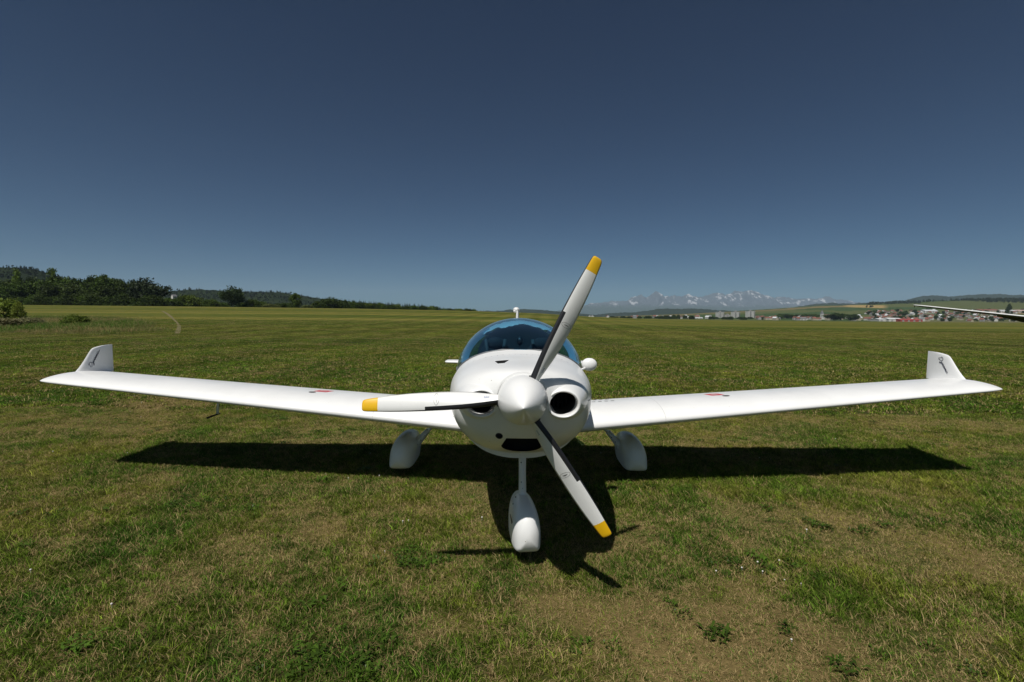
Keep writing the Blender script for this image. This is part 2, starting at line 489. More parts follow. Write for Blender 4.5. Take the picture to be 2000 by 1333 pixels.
def strewn(y0, y1, dens, seed, margin=2.0):
    r = np.random.default_rng(seed)
    n = int(dens * 1.12 * (y1 * y1 - y0 * y0) + dens * 2 * margin * (y1 - y0))
    y = np.sqrt(r.uniform(y0 * y0, y1 * y1, n)); x = r.uniform(-1, 1, n) * (1.12 * y + margin)
    return x, y, r
def green_of(x, y):
    h = .45 * fbm(x * 0.8 + 70, y * 0.8 + 31, 3) + .55 * fbm(x * 3.2 + 7, y * 3.2 + 3, 3)
    c = ramp(h, [(0.3, LUSH), (0.5, GREEN), (0.72, OLIVE)])
    f = sstep(12, 60, y)[..., None]
    xr, yr = x * .987 + y * .159, -x * .159 + y * .987
    g = sstep(.40, .66, .6 * fbm(xr * .006 + 3, yr * .10 + 2, 4) + .4 * fbm(xr * .02, yr * .3 + 9, 3))[..., None]
    return (c * (1 - f) + f * (np.array([0.051, 0.071, 0.010]) * (1 - .5 * g) + .5 * g * np.array([.108, .103, .022]))) * bands(x, y)[..., None]
def lay_grass(name, y0, y1, dens, seed, protos, nrm, scale, label, fade=None, dryidx=None):
    x, y, r = strewn(y0, y1, dens, seed)
    c, d = turf(x, y)
    keep = r.random(len(x)) > 0.12 * sstep(0.7, 1.0, d)
    if fade: keep &= r.random(len(x)) > sstep(fade, y1, y)
    x, y, c, d = x[keep], y[keep], c[keep], d[keep]
    n = len(x)
    idx = r.integers(0, nrm, n)
    if dryidx is not None:
        dm = r.random(n) < 0.75 * sstep(0.35, 0.9, d)
        idx = np.where(dm, r.integers(dryidx[0], dryidx[1], n), idx)
        tall = (r.random(n) < 0.05 + 0.3 * sstep(0.5, 0.7, fbm(x * 0.9 + 40, y * 0.9 + 11, 3))) & ~dm
        idx = np.where(tall, r.integers(5, 7, n), idx)
    z = terrain(x, y)
    s = scale * (0.8 + 0.5 * r.random(n)) * (1 - 0.3 * d)
    fine = fbm(x * 9 + 3, y * 9, 2)
    gcol = green_of(x, y) * np.exp(r.normal(0, .36, (n, 1))) * (.62 + .8 * fine)[:, None]
    dead = r.random(n) < np.clip(.10 + .85 * d + .9 * (fine - .5), .04, .94) * (1 - .4 * sstep(5, 12, y))
    cols = np.concatenate([gcol, np.where(dead, .80, .06)[:, None]], 1)
    if dryidx is not None: idx = np.where(dead & (r.random(n) < .7), r.integers(dryidx[0], dryidx[1], n), np.where(dead, idx, np.where(idx >= dryidx[0], 0, idx)))
    return gn_scatter(name, np.stack([x, y, z], 1), r.uniform(0, 2 * PI, n), s, idx, protos, cols, label=label)
lay_grass('grass', 1.0, 8.0, 3000, 1, near_tufts, 5, 1.0, 'short dry mown grass around the parked aircraft', dryidx=(7, 10))
lay_grass('grass', 8.0, 30.0, 230, 2, mid_tufts, 5, 1.0, 'mown grass behind the parked aircraft', fade=18, dryidx=(7, 10))
lay_grass('grass', 20.0, 95.0, 9, 3, far_tufts, 3, 0.62, 'rougher mown grass across the open airfield', fade=40)

# ================================================================== the white light aircraft
def paint(name, col, rough=0.28, coat=0.15):
    m, nt, b = new_mat(name)
    b.inputs['Roughness'].default_value = rough
    b.inputs['Coat Weight'].default_value = coat
    b.inputs['Specular IOR Level'].default_value = 0.35
    b.inputs['Coat Roughness'].default_value = 0.08
    tc = nt.nodes.new('ShaderNodeTexCoord')
    n = nt.nodes.new('ShaderNodeTexNoise'); n.inputs['Scale'].default_value = 3.0; n.inputs['Detail'].default_value = 8; n.inputs['Roughness'].default_value = 0.65
    nt.links.new(tc.outputs['Object'], n.inputs['Vector'])
    cr = nt.nodes.new('ShaderNodeValToRGB')
    cr.color_ramp.elements[0].position = 0.3; cr.color_ramp.elements[0].color = (*[c * 0.93 for c in col], 1)
    cr.color_ramp.elements[1].position = 0.62; cr.color_ramp.elements[1].color = (*col, 1)
    nt.links.new(n.outputs['Fac'], cr.inputs[0]); nt.links.new(cr.outputs[0], b.inputs['Base Color'])
    mr = nt.nodes.new('ShaderNodeMapRange'); mr.inputs[3].default_value = rough * 0.8; mr.inputs[4].default_value = rough * 1.4
    nt.links.new(n.outputs['Fac'], mr.inputs[0]); nt.links.new(mr.outputs[0], b.inputs['Roughness'])
    # flies and dust specks
    v = nt.nodes.new('ShaderNodeTexVoronoi'); v.inputs['Scale'].default_value = 9.0
    nt.links.new(tc.outputs['Object'], v.inputs['Vector'])
    lt = nt.nodes.new('ShaderNodeMath'); lt.operation = 'LESS_THAN'; lt.inputs[1].default_value = 0.028
    nt.links.new(v.outputs['Distance'], lt.inputs[0])
    mx = nt.nodes.new('ShaderNodeMix'); mx.data_type = 'RGBA'
    nt.links.new(lt.outputs[0], mx.inputs[0]); nt.links.new(cr.outputs[0], mx.inputs[6]); mx.inputs[7].default_value = (0.30, 0.28, 0.24, 1)
    nt.links.new(mx.outputs[2], b.inputs['Base Color'])
    return m
m_white = paint('white_gelcoat', (0.82, 0.82, 0.81))
m_blade_white = paint('blade_white', (0.78, 0.78, 0.765), rough=0.35, coat=0.2)
m_yellow = simple_mat('tip_yellow', (0.80, 0.46, 0.008), 0.35, coat=0.2, noise=0.06, nscale=20)
m_black = simple_mat('black_rubber', (0.012, 0.012, 0.014), 0.45, noise=0.3, nscale=30)
m_dark = simple_mat('dark_duct', (0.010, 0.010, 0.010), 0.8, noise=0.3, nscale=20)
m_seam = simple_mat('seam_grey', (0.20, 0.20, 0.19), 0.6, noise=0.1)
m_joint = simple_mat('joint_pale', (0.50, 0.50, 0.49), 0.6, noise=0.1)
m_cabin = simple_mat('cabin_lining', (0.018, 0.022, 0.026), 0.7, noise=0.25, nscale=12)
m_seat = simple_mat('seat_fabric', (0.018, 0.019, 0.023), 0.85, noise=0.3, nscale=40)
m_cloth = simple_mat('shade_cloth', (0.62, 0.64, 0.64), 0.9, noise=0.08, nscale=10)
m_navy = simple_mat('navy_decal', (0.012, 0.014, 0.045), 0.4, noise=0.1)
m_red = simple_mat('red_decal', (0.60, 0.03, 0.05), 0.5, noise=0.1)
m_metal = simple_mat('steel', (0.55, 0.55, 0.56), 0.3, metal=1.0, noise=0.1)
m_grille = simple_mat('oil_cooler', (0.11, 0.105, 0.10), 0.6, metal=0.3, noise=0.4, nscale=60)
# tinted canopy
m_glass = bpy.data.materials.new('blue_tinted_canopy'); m_glass.use_nodes = True
nt = m_glass.node_tree; nt.nodes.clear()
mo = nt.nodes.new('ShaderNodeOutputMaterial'); tb = nt.nodes.new('ShaderNodeBsdfTransparent'); gb = nt.nodes.new('ShaderNodeBsdfGlossy'); ms = nt.nodes.new('ShaderNodeMixShader'); fr = nt.nodes.new('ShaderNodeFresnel')
tb.inputs['Color'].default_value = (0.40, 0.70, 0.86, 1); gb.inputs['Roughness'].default_value = 0.02; gb.inputs['Color'].default_value = (1, 1, 1, 1); fr.inputs['IOR'].default_value = 1.5
ge_ = nt.nodes.new('ShaderNodeNewGeometry'); mi = nt.nodes.new('ShaderNodeMapRange'); mi.inputs[3].default_value = 1.5; mi.inputs[4].default_value = 1 / 1.5
nt.links.new(ge_.outputs['Backfacing'], mi.inputs[0]); nt.links.new(mi.outputs[0], fr.inputs['IOR'])
nt.links.new(fr.outputs[0], ms.inputs[0]); nt.links.new(tb.outputs[0], ms.inputs[1]); nt.links.new(gb.outputs[0], ms.inputs[2]); nt.links.new(ms.outputs[0], mo.inputs['Surface'])

HX, HY = 0.058, 2.58
plane = empty('light_aircraft', (HX, HY, 0), -.005)
tag(plane, 'white low-wing light aircraft with three-blade propeller parked nose-on in the grass', 'aircraft')
HUBZ = 1.126

# --- body sections: y, half width, z of widest, top, bottom, exponent
BODY = [(0.05, .145, 1.125, 1.270, .985, 2.0), (0.075, .185, 1.115, 1.276, .945, 2.1), (0.11, .235, 1.105, 1.280, .895, 2.2), (0.17, .315, 1.090, 1.284, .845, 2.3), (0.30, .395, 1.075, 1.287, .775, 2.35),
        (0.55, .450, 1.065, 1.293, .690, 2.35), (0.85, .492, 1.045, 1.306, .635, 2.3), (1.05, .512, 1.015, 1.335, .615, 2.25), (1.5, .545, .97, 1.35, .60, 2.2), (2.0, .552, .96, 1.34, .595, 2.2),
        (2.6, .53, .97, 1.34, .60, 2.2), (3.2, .44, 1.00, 1.38, .63, 2.2), (3.8, .32, .98, 1.30, .67, 2.1), (4.6, .20, .95, 1.14, .73, 2.0), (5.4, .125, .92, 1.03, .79, 2.0), (6.05, .06, .90, .97, .84, 2.0)]
def body_ring(y, n=72, grow=0.0, y_at=None):
    hw, zc, zt, zb, ex = interp(BODY, y); ring = []
    for k in range(n):
        a = 2 * PI * k / n; c, s = math.cos(a), math.sin(a)
        x = (hw + grow) * math.copysign(abs(c) ** (2 / ex), c)
        h = (zt - zc + grow) if s >= 0 else (zc - zb + grow)
        ring.append((x, y if y_at is None else y_at, zc + h * math.copysign(abs(s) ** (2 / ex), s)))
    return ring
def body_inside(x, y, z):
    hw, zc, zt, zb, ex = interp(BODY, y)
    h = (zt - zc) if z >= zc else (zc - zb)
    return (abs(x) / hw) ** ex + (abs(z - zc) / h) ** ex < 1.0
def body_top(x, y):
    hw, zc, zt, zb, ex = interp(BODY, y)
    return zc + (zt - zc) * max(0, 1 - (abs(x) / hw) ** ex) ** (1 / ex)
# --- canopy sections: y, half width, height over the sill
SILL = 1.13
CANO = [(0.70, .30, .02), (0.90, .385, .150), (1.05, .440, .225), (1.30, .492, .315), (1.60, .530, .375), (2.00, .552, .415), (2.40, .548, .428), (2.80, .500, .40), (3.20, .410, .33), (3.60, .29, .215), (3.95, .16, .09), (4.1, .08, .02)]
def cano_pt(y, a, k=1.0, low=None):
    w, h = interp(CANO, y)
    s = math.sin(a)
    return (w * k * math.cos(a), y, SILL + (h * k * s if s >= 0 or low is None else low * s))

def bool_cut(obj, cutter):
    cutter.parent = plane
    bpy.context.view_layer.update()
    md = obj.modifiers.new('cut', 'BOOLEAN'); md.operation = 'DIFFERENCE'; md.object = cutter; md.solver = 'EXACT'
    if hasattr(md, 'material_mode'): md.material_mode = 'TRANSFER'
    dg = bpy.context.evaluated_depsgraph_get(); dg.update()
    me = bpy.data.meshes.new_from_object(obj.evaluated_get(dg))
    obj.modifiers.remove(md); old = obj.data; obj.data = me; me.name = obj.name; bpy.data.meshes.remove(old)
    cm = cutter.data; bpy.data.objects.remove(cutter); bpy.data.meshes.remove(cm)
def smooth_by_angle(o, deg=38):
    bm = bmesh.new(); bm.from_mesh(o.data)
    for f in bm.faces: f.smooth = True
    for e in bm.edges:
        if len(e.link_faces) == 2:
            f0, f1 = e.link_faces
            e.smooth = e.calc_face_angle(0) < math.radians(deg) and f0.material_index == f1.material_index
    bm.to_mesh(o.data); bm.free()

# --- fuselage with the cockpit hollowed out
ys = list(np.linspace(0.856, 3.4, 60)) + list(np.linspace(3.5, 6.05, 24))
V, Fc = loft([body_ring(y) for y in ys], True, True, True)
fus = fix_normals(mesh_obj('fuselage', V, Fc, [m_white], plane))
rings = []
for y in np.linspace(0.72, 4.08, 60):
    rings.append([cano_pt(y, 2 * PI * k / 64, 0.995, low=min(.36, .9 * interp(CANO, y)[1] + .02)) for k in range(64)])
V, Fc = loft(rings, True, True, True)
cut = fix_normals(mesh_obj('cutter', V, Fc, [m_cabin]))
bool_cut(fus, cut); smooth_by_angle(fus)

# --- cowling with nose inlets cut out
ys = [0.05, 0.06, 0.075, 0.092, 0.11, 0.135, 0.17, 0.21, 0.26] + list(np.linspace(0.31, 0.85, 22))
V, Fc = loft([body_ring(y) for y in ys], True, True, True)
cowl = fix_normals(mesh_obj('cowling', V, Fc, [m_white], plane))
INX, INZ, INR = 0.224, 1.093, 0.071
for s in (-1, 1):     # fat lip round each nose inlet, joined to the cowling shape
    prof = [(0.34, .150), (0.25, .137), (0.18, .122), (0.125, .108), (0.088, .096), (0.064, .087), (0.055, .080), (0.058, .075), (0.07, .071), (0.14, .069), (0.30, .069)]
    rings = []
    for (yy, rr) in prof:
        rings.append([(s * (INX + .05 * (yy - .1)) + 1.1 * rr * math.cos(2 * PI * k / 40), yy, INZ - 0.04 * (yy - .1) + .90 * rr * math.sin(2 * PI * k / 40)) for k in range(40)])
    V, Fc = loft(rings)
    fix_normals(mesh_obj('inlet_ring', V, Fc, [m_white], cowl))
    V, Fc = loft([[(s * INX + 0.0767 * math.cos(2 * PI * k / 40), yy, INZ + 0.0627 * math.sin(2 * PI * k / 40)) for k in range(40)] for yy in (0.0, 0.45)], True, True, True)
    cut = fix_normals(mesh_obj('cutter', V, Fc, [m_dark])); bool_cut(cowl, cut)
    # cylinder fins dimly seen in the inlet
    fins = merge([box(s * INX - .06 + .024 * i, s * INX - .052 + .024 * i, .30, .34, INZ - .06, INZ + .06) for i in range(5)])
    tag(mesh_obj('cooling_fin', fins[0], fins[1], [m_dark], cowl, smooth=False), kind='stuff')
# chin inlet: flat top, curved bottom
chin = []
for k in range(25):
    t = k / 24; a = PI + PI * t
    chin.append((0.112 * math.cos(a), 0.872 - 0.045 + 0.052 * math.sin(a)))
chin += [(0.085, .880), (-0.085, .880)]
V, Fc = loft([[(x * (1 + .3 * (yy - .1)), yy, z - .14 * (yy - .2)) for x, z in chin] for yy in (-0.05, 0.40)], True, True, True)
cut = fix_normals(mesh_obj('cutter', V, Fc, [m_dark])); bool_cut(cowl, cut)
# round hole for the oil cooler on the viewer's left
V, Fc = loft([[(-0.126 + 0.021 * math.cos(2 * PI * k / 24), yy, 0.902 + 0.021 * math.sin(2 * PI * k / 24)) for k in range(24)] for yy in (-0.05, 0.20)], True, True, True)
cut = fix_normals(mesh_obj('cutter', V, Fc, [m_grille])); bool_cut(cowl, cut)
# NACA scoop in the top of the cowling
V, Fc = loft([[(-.124 - .046, .54, zz), (-.124 + .046, .54, zz), (-.124 + .020, .39, zz), (-.124 - .020, .39, zz)] for zz in (1.255, 1.40)], True, True, True)
cut = fix_normals(mesh_obj('cutter', V, Fc, [m_dark])); bool_cut(cowl, cut)
smooth_by_angle(cowl)
# belly lip behind the cowling's lower edge
rings = []
for y in np.linspace(0.62, 1.9, 14):
    t = (y - 0.62) / 1.28
    g = 0.034 * (1 - t) + 0.004
    hw, zc, zt, zb, ex = interp(BODY, y); ring = []
    for k in range(33):
        a = PI + PI * 0.16 + PI * 0.68 * k / 32
        c, s = math.cos(a), math.sin(a)
        ring.append(((hw + g) * 0.86 * math.copysign(abs(c) ** (2 / ex), c), y, zc + (zc - zb + g) * -abs(s) ** (2 / ex)))
    inner = [(x * .97, yy, z + .035) for x, yy, z in reversed(ring)]
    rings.append(ring + inner)
V, Fc = loft(rings, True, True, True)
o = fix_normals(mesh_obj('belly_fairing', V, Fc, [m_white], plane)); smooth_by_angle(o, 50)
# screws round the cowling edge
sc = []
for k in range(-10, 11):
    x = .45 * k / 11
    for yy in (0.838,):
        z = body_top(x, yy)
        sc.append(ellipsoid((x, yy, z), (.004, .004, .0015), 6, 4))
for s in (-1, 1):
    for k in range(6):
        hw, zc, zt, zb, ex = interp(BODY, .838)
        zz = zc - .05 - .04 * k
        xx = hw * max(0, 1 - (abs(zz - zc) / (zc - zb)) ** ex) ** (1 / ex)
        sc.append(ellipsoid((s * xx, .838, zz), (.0015, .004, .004), 6, 4))
V, Fc = merge(sc); tag(mesh_obj('screw', V, Fc, [m_metal], cowl), kind='stuff')
for s in (-1, 1):
    P = []
    for yy in np.linspace(.30, .85, 24):
        hw, zc, zt, zb, ex = interp(BODY, yy); zz = 1.075 - .03 * (yy - .3); hh = (zt - zc) if zz > zc else (zc - zb)
        P.append((s * (hw * max(0, 1 - (abs(zz - zc) / hh) ** ex) ** (1 / ex) - .0005), yy, zz))
    V, Fc = tube(P, .0022, 6); mesh_obj('cowling_seam', V, Fc, [m_seam], cowl)
V, Fc = loft([body_ring(.8505, 72, -.004), body_ring(.8555, 72, -.004)]); mesh_obj('cowling_seam', V, Fc, [m_seam], plane)

# --- spinner and propeller (disc leans back a little)
TILT = 0.0424
prop = empty('propeller', (0, 0, HUBZ)); prop.parent = plane; prop.rotation_euler = (-TILT, 0, 0)
prof = [(-.315, .002), (-.308, .010), (-.29, .024), (-.26, .044), (-.21, .071), (-.15, .097), (-.09, .117), (-.03, .129), (.02, .133), (.045, .1335), (.046, .128)]
V, Fc = loft([[(r * math.cos(2 * PI * k / 56), y, r * math.sin(2 * PI * k / 56)) for k in range(56)] for y, r in prof], True, True, True)
sp = fix_normals(mesh_obj('spinner', V, Fc, [m_white], prop)); smooth_by_angle(sp, 40)
V = []
for k in range(24):
    a_ = .12 + .24 * math.cos(2 * PI * k / 24); y_ = -.035 + .036 * math.sin(2 * PI * k / 24); r_q = np.interp(y_, [q[0] for q in prof], [q[1] for q in prof]) + .0012
    V.append((r_q * math.cos(a_), y_, r_q * math.sin(a_)))
mesh_obj('spinner_oval', V, [tuple(range(24))], [simple_mat('oval_grey', (.36, .38, .42), .4, noise=.05)], sp, smooth=False)  # flat grey oval laid on the spinner's side
V, Fc = loft([[(r * math.cos(2 * PI * k / 56), y, r * math.sin(2 * PI * k / 56)) for k in range(56)] for y, r in ((.046, .137), (.056, .137), (.056, .02), (.046, .02))], True)
mesh_obj('backplate', V, Fc, [m_seam], sp)

BL = [(0.105, .062, 42, .034), (.15, .068, 38, .030), (.22, .084, 33, .024), (.30, .096, 28, .019), (.40, .101, 24, .015), (.513, .100, 20, .0125), (.517, .100, 20, .0125), (.60, .096, 17, .011), (.70, .086, 14, .009), (.766, .075, 12, .008), (.80, .070, 11, .0075), (.835, .062, 10, .0065), (.848, .050, 10, .005), (.850, .036, 10, .004)]
SS = [0, .012, .05, .10, .21, .32, .45, .6, .75, .9, 1.0]
def blade_sec(r):
    c, be, th = interp(BL, r); be = math.radians(be); up = []; lo = []
    for s in SS:
        t = 5 * th * 1.6 * (0.2969 * math.sqrt(s) - 0.126 * s - 0.3516 * s * s + 0.2843 * s ** 3 - 0.1036 * s ** 4)
        camb = .035 * c * 4 * s * (1 - s)
        q = (0.36 - s) * c
        up.append((q, t + camb)); lo.append((q, -t * .55 + camb))
    pts = up + lo[-2:0:-1]
    # chord axis: x to the leading edge, y' forward
    return [(q * math.cos(be) - n * math.sin(be), -(q * math.sin(be) + n * math.cos(be)), r) for q, n in pts]
RR = [.105, .15, .19, .23, .27, .32, .37, .42, .47, .5149, .5151, .55, .60, .65, .70, .735, .766, .80, .825, .838, .846, .850]
SEC = [blade_sec(r) for r in RR]
NP = len(SEC[0])
groups = {'w': [], 'k': [], 'y': []}
for i in range(len(RR) - 1):
    rm = (RR[i] + RR[i + 1]) / 2
    for j in range(NP):
        j2 = (j + 1) % NP
        q = (i * NP + j, i * NP + j2, (i + 1) * NP + j2, (i + 1) * NP + j)
        up_side = j < len(SS) - 1
        smid = (SS[j] + SS[j + 1]) / 2 if up_side else 0.5
        low_le = j >= NP - 3
        lim = .21 if rm < .515 else .055
        if (up_side and smid < lim) or low_le: groups['k'].append(q)
        elif rm > .766: groups['y'].append(q)
        else: groups['w'].append(q)
BV = [p for s in SEC for p in s]
groups['y'].append(tuple(range((len(RR) - 1) * NP, len(RR) * NP)))
def submesh(Vs, Fs):
    used = sorted({i for f in Fs for i in f}); mp_ = {u: i for i, u in enumerate(used)}
    return [Vs[u] for u in used], [tuple(mp_[i] for i in f) for f in Fs]
def surf_on_blade(r, s, off=.0012):
    c, be, th = interp(BL, r); be = math.radians(be)
    t = 5 * th * 1.6 * (0.2969 * math.sqrt(s) - 0.126 * s - 0.3516 * s * s + 0.2843 * s ** 3 - 0.1036 * s ** 4)
    n = t + .035 * c * 4 * s * (1 - s) + off; q = (0.36 - s) * c
    return (q * math.cos(be) - n * math.sin(be), -(q * math.sin(be) + n * math.cos(be)), r)
PH0 = math.radians(26.9)
for k in range(3):
    t = PH0 + k * 2 * PI / 3
    V, Fc = submesh(BV, groups['w'])
    bl = mesh_obj('propeller_blade', V, Fc, [m_blade_white], prop)
    bl.rotation_euler = (0, t, 0)
    bl.scale = (-1, 1, 1)
    V, Fc = submesh(BV, groups['y']); mesh_obj('blade_tip', V, Fc, [m_yellow], bl)
    V, Fc = submesh(BV, groups['k']); mesh_obj('erosion_strip', V, Fc, [m_black], bl)
    # oval maker's mark: thin ring with a dark sliver
    rc, scn = .455, .58
    ring_o = [surf_on_blade(rc + .014 * math.sin(2 * PI * i / 28), scn + .33 * math.cos(2 * PI * i / 28)) for i in range(28)]
    ring_i = [surf_on_blade(rc + .0128 * math.sin(2 * PI * i / 28), scn + .318 * math.cos(2 * PI * i / 28)) for i in range(28)]
    V = ring_o + ring_i; Fc = [(i, (i + 1) % 28, 28 + (i + 1) % 28, 28 + i) for i in range(28)]
    lo_ = [surf_on_blade(rc + .0045 * math.sin(PI * i / 10) - .002, scn + .2 - .4 * i / 10) for i in range(11)]
    hi_ = [surf_on_blade(rc + .0010 * math.sin(PI * i / 10) - .002, scn + .2 - .4 * i / 10) for i in range(11)]
    n0 = len(V); V = V + lo_ + hi_; Fc += [(n0 + i, n0 + i + 1, n0 + 11 + i + 1, n0 + 11 + i) for i in range(10)]
    mesh_obj('oval_decal', V, Fc, [m_black], bl, smooth=False)
    # small printed block near the root
    V = []; Fc = []
    for row in range(5):
        r0 = .175 + .006 * row
        n0 = len(V); V += [surf_on_blade(r0 + a, s_) for a, s_ in ((0, .48), (0, .66 - .03 * (row % 2)), (.0032, .66 - .03 * (row % 2)), (.0032, .48))]; Fc.append((n0, n0 + 1, n0 + 2, n0 + 3))
    mesh_obj('printed_label', V, Fc, [simple_mat('label_blue', (.25, .30, .45), .5, noise=.1)], bl, smooth=False)
    # dark collar where the blade leaves the spinner
    rings = []
    for rr_, kx in ((.105, .70), (.128, .70), (.135, .64), (.135, .4)):
        c, be, th = interp(BL, .12); be = math.radians(be)
        rings.append([((.042 * kx * math.cos(2 * PI * i / 28)) * math.cos(be) - .024 * kx * math.sin(2 * PI * i / 28) * math.sin(be) + .004, -((.042 * kx * math.cos(2 * PI * i / 28)) * math.sin(be) + .024 * kx * math.sin(2 * PI * i / 28) * math.cos(be)), rr_) for i in range(28)])
    V, Fc = loft(rings, True, False, True)
    mesh_obj('root_collar', V, Fc, [m_black], bl)

# --- canopy glass, frame, cabin
rings = []
for y in np.linspace(0.86, 4.08, 70):
    ring = []
    for k in range(61):
        a = PI * (-.02 + 1.04 * k / 60)
        w, h = interp(CANO, y)
        ring.append((w * math.cos(a), y, SILL + h * math.sin(a)))
    rings.append(ring)
V, Fc = loft(rings, False)
keep = []
for f in Fc:
    c = np.mean([V[i] for i in f], axis=0)
    if not body_inside(c[0], c[1], c[2] + .012): keep.append(f)
V, Fc = submesh(V, keep)
glass = mesh_obj('canopy', V, Fc, [m_glass], plane)
fix_normals(glass)
# trim line where the canopy meets the body
edge = []
for y in np.linspace(0.90, 3.7, 140):
    hit = None
    for k in range(200):
        a = PI / 2 * k / 199
        p = cano_pt(y, a)
        if not body_inside(p[0], p[1], p[2]): hit = p; break
    if hit: edge.append(hit)
front = edge[0]
path = [(p[0], p[1], p[2]) for p in reversed(edge)] + [(-p[0], p[1], p[2]) for p in edge]
V, Fc = tube(path, .009, 8)
mesh_obj('canopy_frame', V, Fc, [simple_mat('trim_grey', (.14, .15, .16), .4, noise=.1)], plane)
m_hoop = simple_mat('hoop_blue', (.42, .62, .74), .5, noise=.05)
# pale front hoop inside the glass, rising from both sills
for s in (-1, 1):
    rings = []
    for k in range(18):
        a = math.radians(2 + 56 * k / 17)
        w, h = interp(CANO, 1.95)
        o_ = (s * (w * .965) * math.cos(a), 1.95, SILL + h * .965 * math.sin(a)); i_ = (s * (w * .965 - .055) * math.cos(a), 1.97, SILL + (h * .965 - .050) * math.sin(a))
        rings.append([o_, i_, (i_[0], i_[1] + .05, i_[2]), (o_[0], o_[1] + .05, o_[2])])
    V, Fc = loft(rings, True, True, True)
    fix_normals(mesh_obj('cabin_hoop', V, Fc, [m_hoop], plane, smooth=False))
# crumpled pale sun shade hanging under the top of the glass
V = []; Fc = []
nx, ny = 40, 7
r_ = np.random.default_rng(5); wob = r_.random(nx + 1)
for j in range(ny):
    for i in range(nx + 1):
        a = math.radians(46 + 84 * i / nx)
        y = 1.92 + .40 * j / (ny - 1)
        w, h = interp(CANO, y)
        k = .955 - .03 * float(vnoise(np.array([i * .45]), np.array([j * .9 + 3.]))[0])
        dz = 0
        if j == 0: dz = -.008 - .020 * float(vnoise(np.array([i * .37 + 2.]), np.array([4.3]))[0]) - .012 * wob[i] * .5
        V.append((w * k * math.cos(a), y, SILL + h * k * math.sin(a) + dz))
for j in range(ny - 1):
    for i in range(nx):
        q = j * (nx + 1) + i; Fc.append((q, q + 1, q + nx + 2, q + nx + 1))
mesh_obj('sun_shade', V, Fc, [m_cloth], plane)
# instrument panel and glare shield, seats, headset, rear bulkhead
gl = []
for k in range(17):
    a = PI * k / 16; gl.append((.40 * math.cos(a), .09 * math.sin(a)))
V, Fc = loft([[(x, y, 1.20 + z * g) for x, z in gl] + [(-.40, y, .85), (.40, y, .85)] for y, g in ((1.32, .7), (1.42, 1.0), (1.52, 1.0))], True, True, True)
fix_normals(mesh_obj('instrument_panel', V, Fc, [m_cabin], plane, smooth=False))
for s in (-1, 1):
    V, Fc = merge([ellipsoid((s * .24, 2.52, 1.05), (.20, .07, .28), 20, 14), ellipsoid((s * .24, 2.50, 1.29), (.10, .05, .07), 16, 10), ellipsoid((s * .24, 2.2, .86), (.20, .30, .07), 18, 10)])
    mesh_obj('seat', V, Fc, [m_seat], plane)
    V, Fc = merge([tube([(s * .24 - .10, 2.46, 1.34), (s * .24 - .08, 2.44, 1.2), (s * .24 - .02, 2.42, 1.0)], .018, 6, True, .35, (0, 1, 0)), tube([(s * .24 + .10, 2.46, 1.34), (s * .24 + .08, 2.44, 1.2), (s * .24 + .02, 2.42, 1.0)], .018, 6, True, .35, (0, 1, 0))])
    mesh_obj('seat_belt', V, Fc, [simple_mat('belt_grey', (.045, .048, .05), .8, noise=.2)], plane)
V, Fc = merge([ellipsoid((.0, 1.56, 1.365), (.030, .030, .036), 16, 12), tube([(0, 1.56, 1.34), (0, 1.56, 1.26)], .006, 8)])
mesh_obj('compass', V, Fc, [m_black], plane)
bk = [cano_pt(2.78, PI * k / 24, .90) for k in range(25)]
V = [(x, y, z) for x, y, z in bk] + [(x, y + .04, z) for x, y, z in bk] + [(.40, 2.78, .8), (-.40, 2.78, .8), (.40, 2.82, .8), (-.40, 2.82, .8)]
Fc = [tuple(range(25)) + (51, 50), tuple(range(49, 24, -1)) + (52, 53)] + [(i, 25 + i, 26 + i, i + 1) for i in range(24)]
mesh_obj('rear_bulkhead', V, Fc, [m_cabin], plane, smooth=False)

# --- wings
def wing_sec(X, s):
    t = (X - 0.3) / 4.2
    le_y = 1.665 + .045 * (X - .45) * (1) + .035 * max(0, X - 1.3)
    le_y = 1.67 + (1.99 - 1.67) * max(0, (X - .45)) / 4.05
    te_y = 3.05 + (2.81 - 3.05) * max(0, (X - .45)) / 4.05
    le_z = .592 + .0825 * (X - .45) + .0
    te_z = .568 + .0885 * (X - .45)
    th = .152 - .045 * t
    e = 1.0
    if X > 4.36:
        e = math.sqrt(max(0.0, 1 - ((X - 4.36) / .185) ** 2)) if X < 4.524 else .10
        le_y += .03 * (1 - math.sqrt(max(0, 1 - ((X - 4.36) / .17) ** 2)))
    c = te_y - le_y
    up = []; lo = []
    for k in range(29):
        q = (1 - math.cos(PI * k / 28)) / 2
        tt = 5 * th * (0.2969 * math.sqrt(q) - 0.126 * q - 0.3516 * q * q + 0.2843 * q ** 3 - 0.1036 * q ** 4)
        cam_ = .028 * 4 * q * (1 - q) * (1.25 - .5 * q)
        zc = le_z + (te_z - le_z) * q
        up.append((s * X, le_y + c * q, zc + c * (cam_ + tt * e) )); lo.append((s * X, le_y + c * q, zc + c * (cam_ - tt * e)))
    return up + lo[-2:0:-1]
def wing_top(X, q):
    t = (X - 0.3) / 4.2
    sec = wing_sec(X, 1)
    k = q * 28
    # invert cosine spacing
    kk = math.acos(1 - 2 * q) / PI * 28; i = min(27, int(kk)); f = kk - i
    a, b_ = sec[i], sec[i + 1]
    return (X, a[1] + (b_[1] - a[1]) * f, a[2] + (b_[2] - a[2]) * f)
XS = list(np.linspace(.30, 4.30, 33)) + [4.36, 4.40, 4.43, 4.455, 4.48, 4.50, 4.515, 4.523, 4.528]
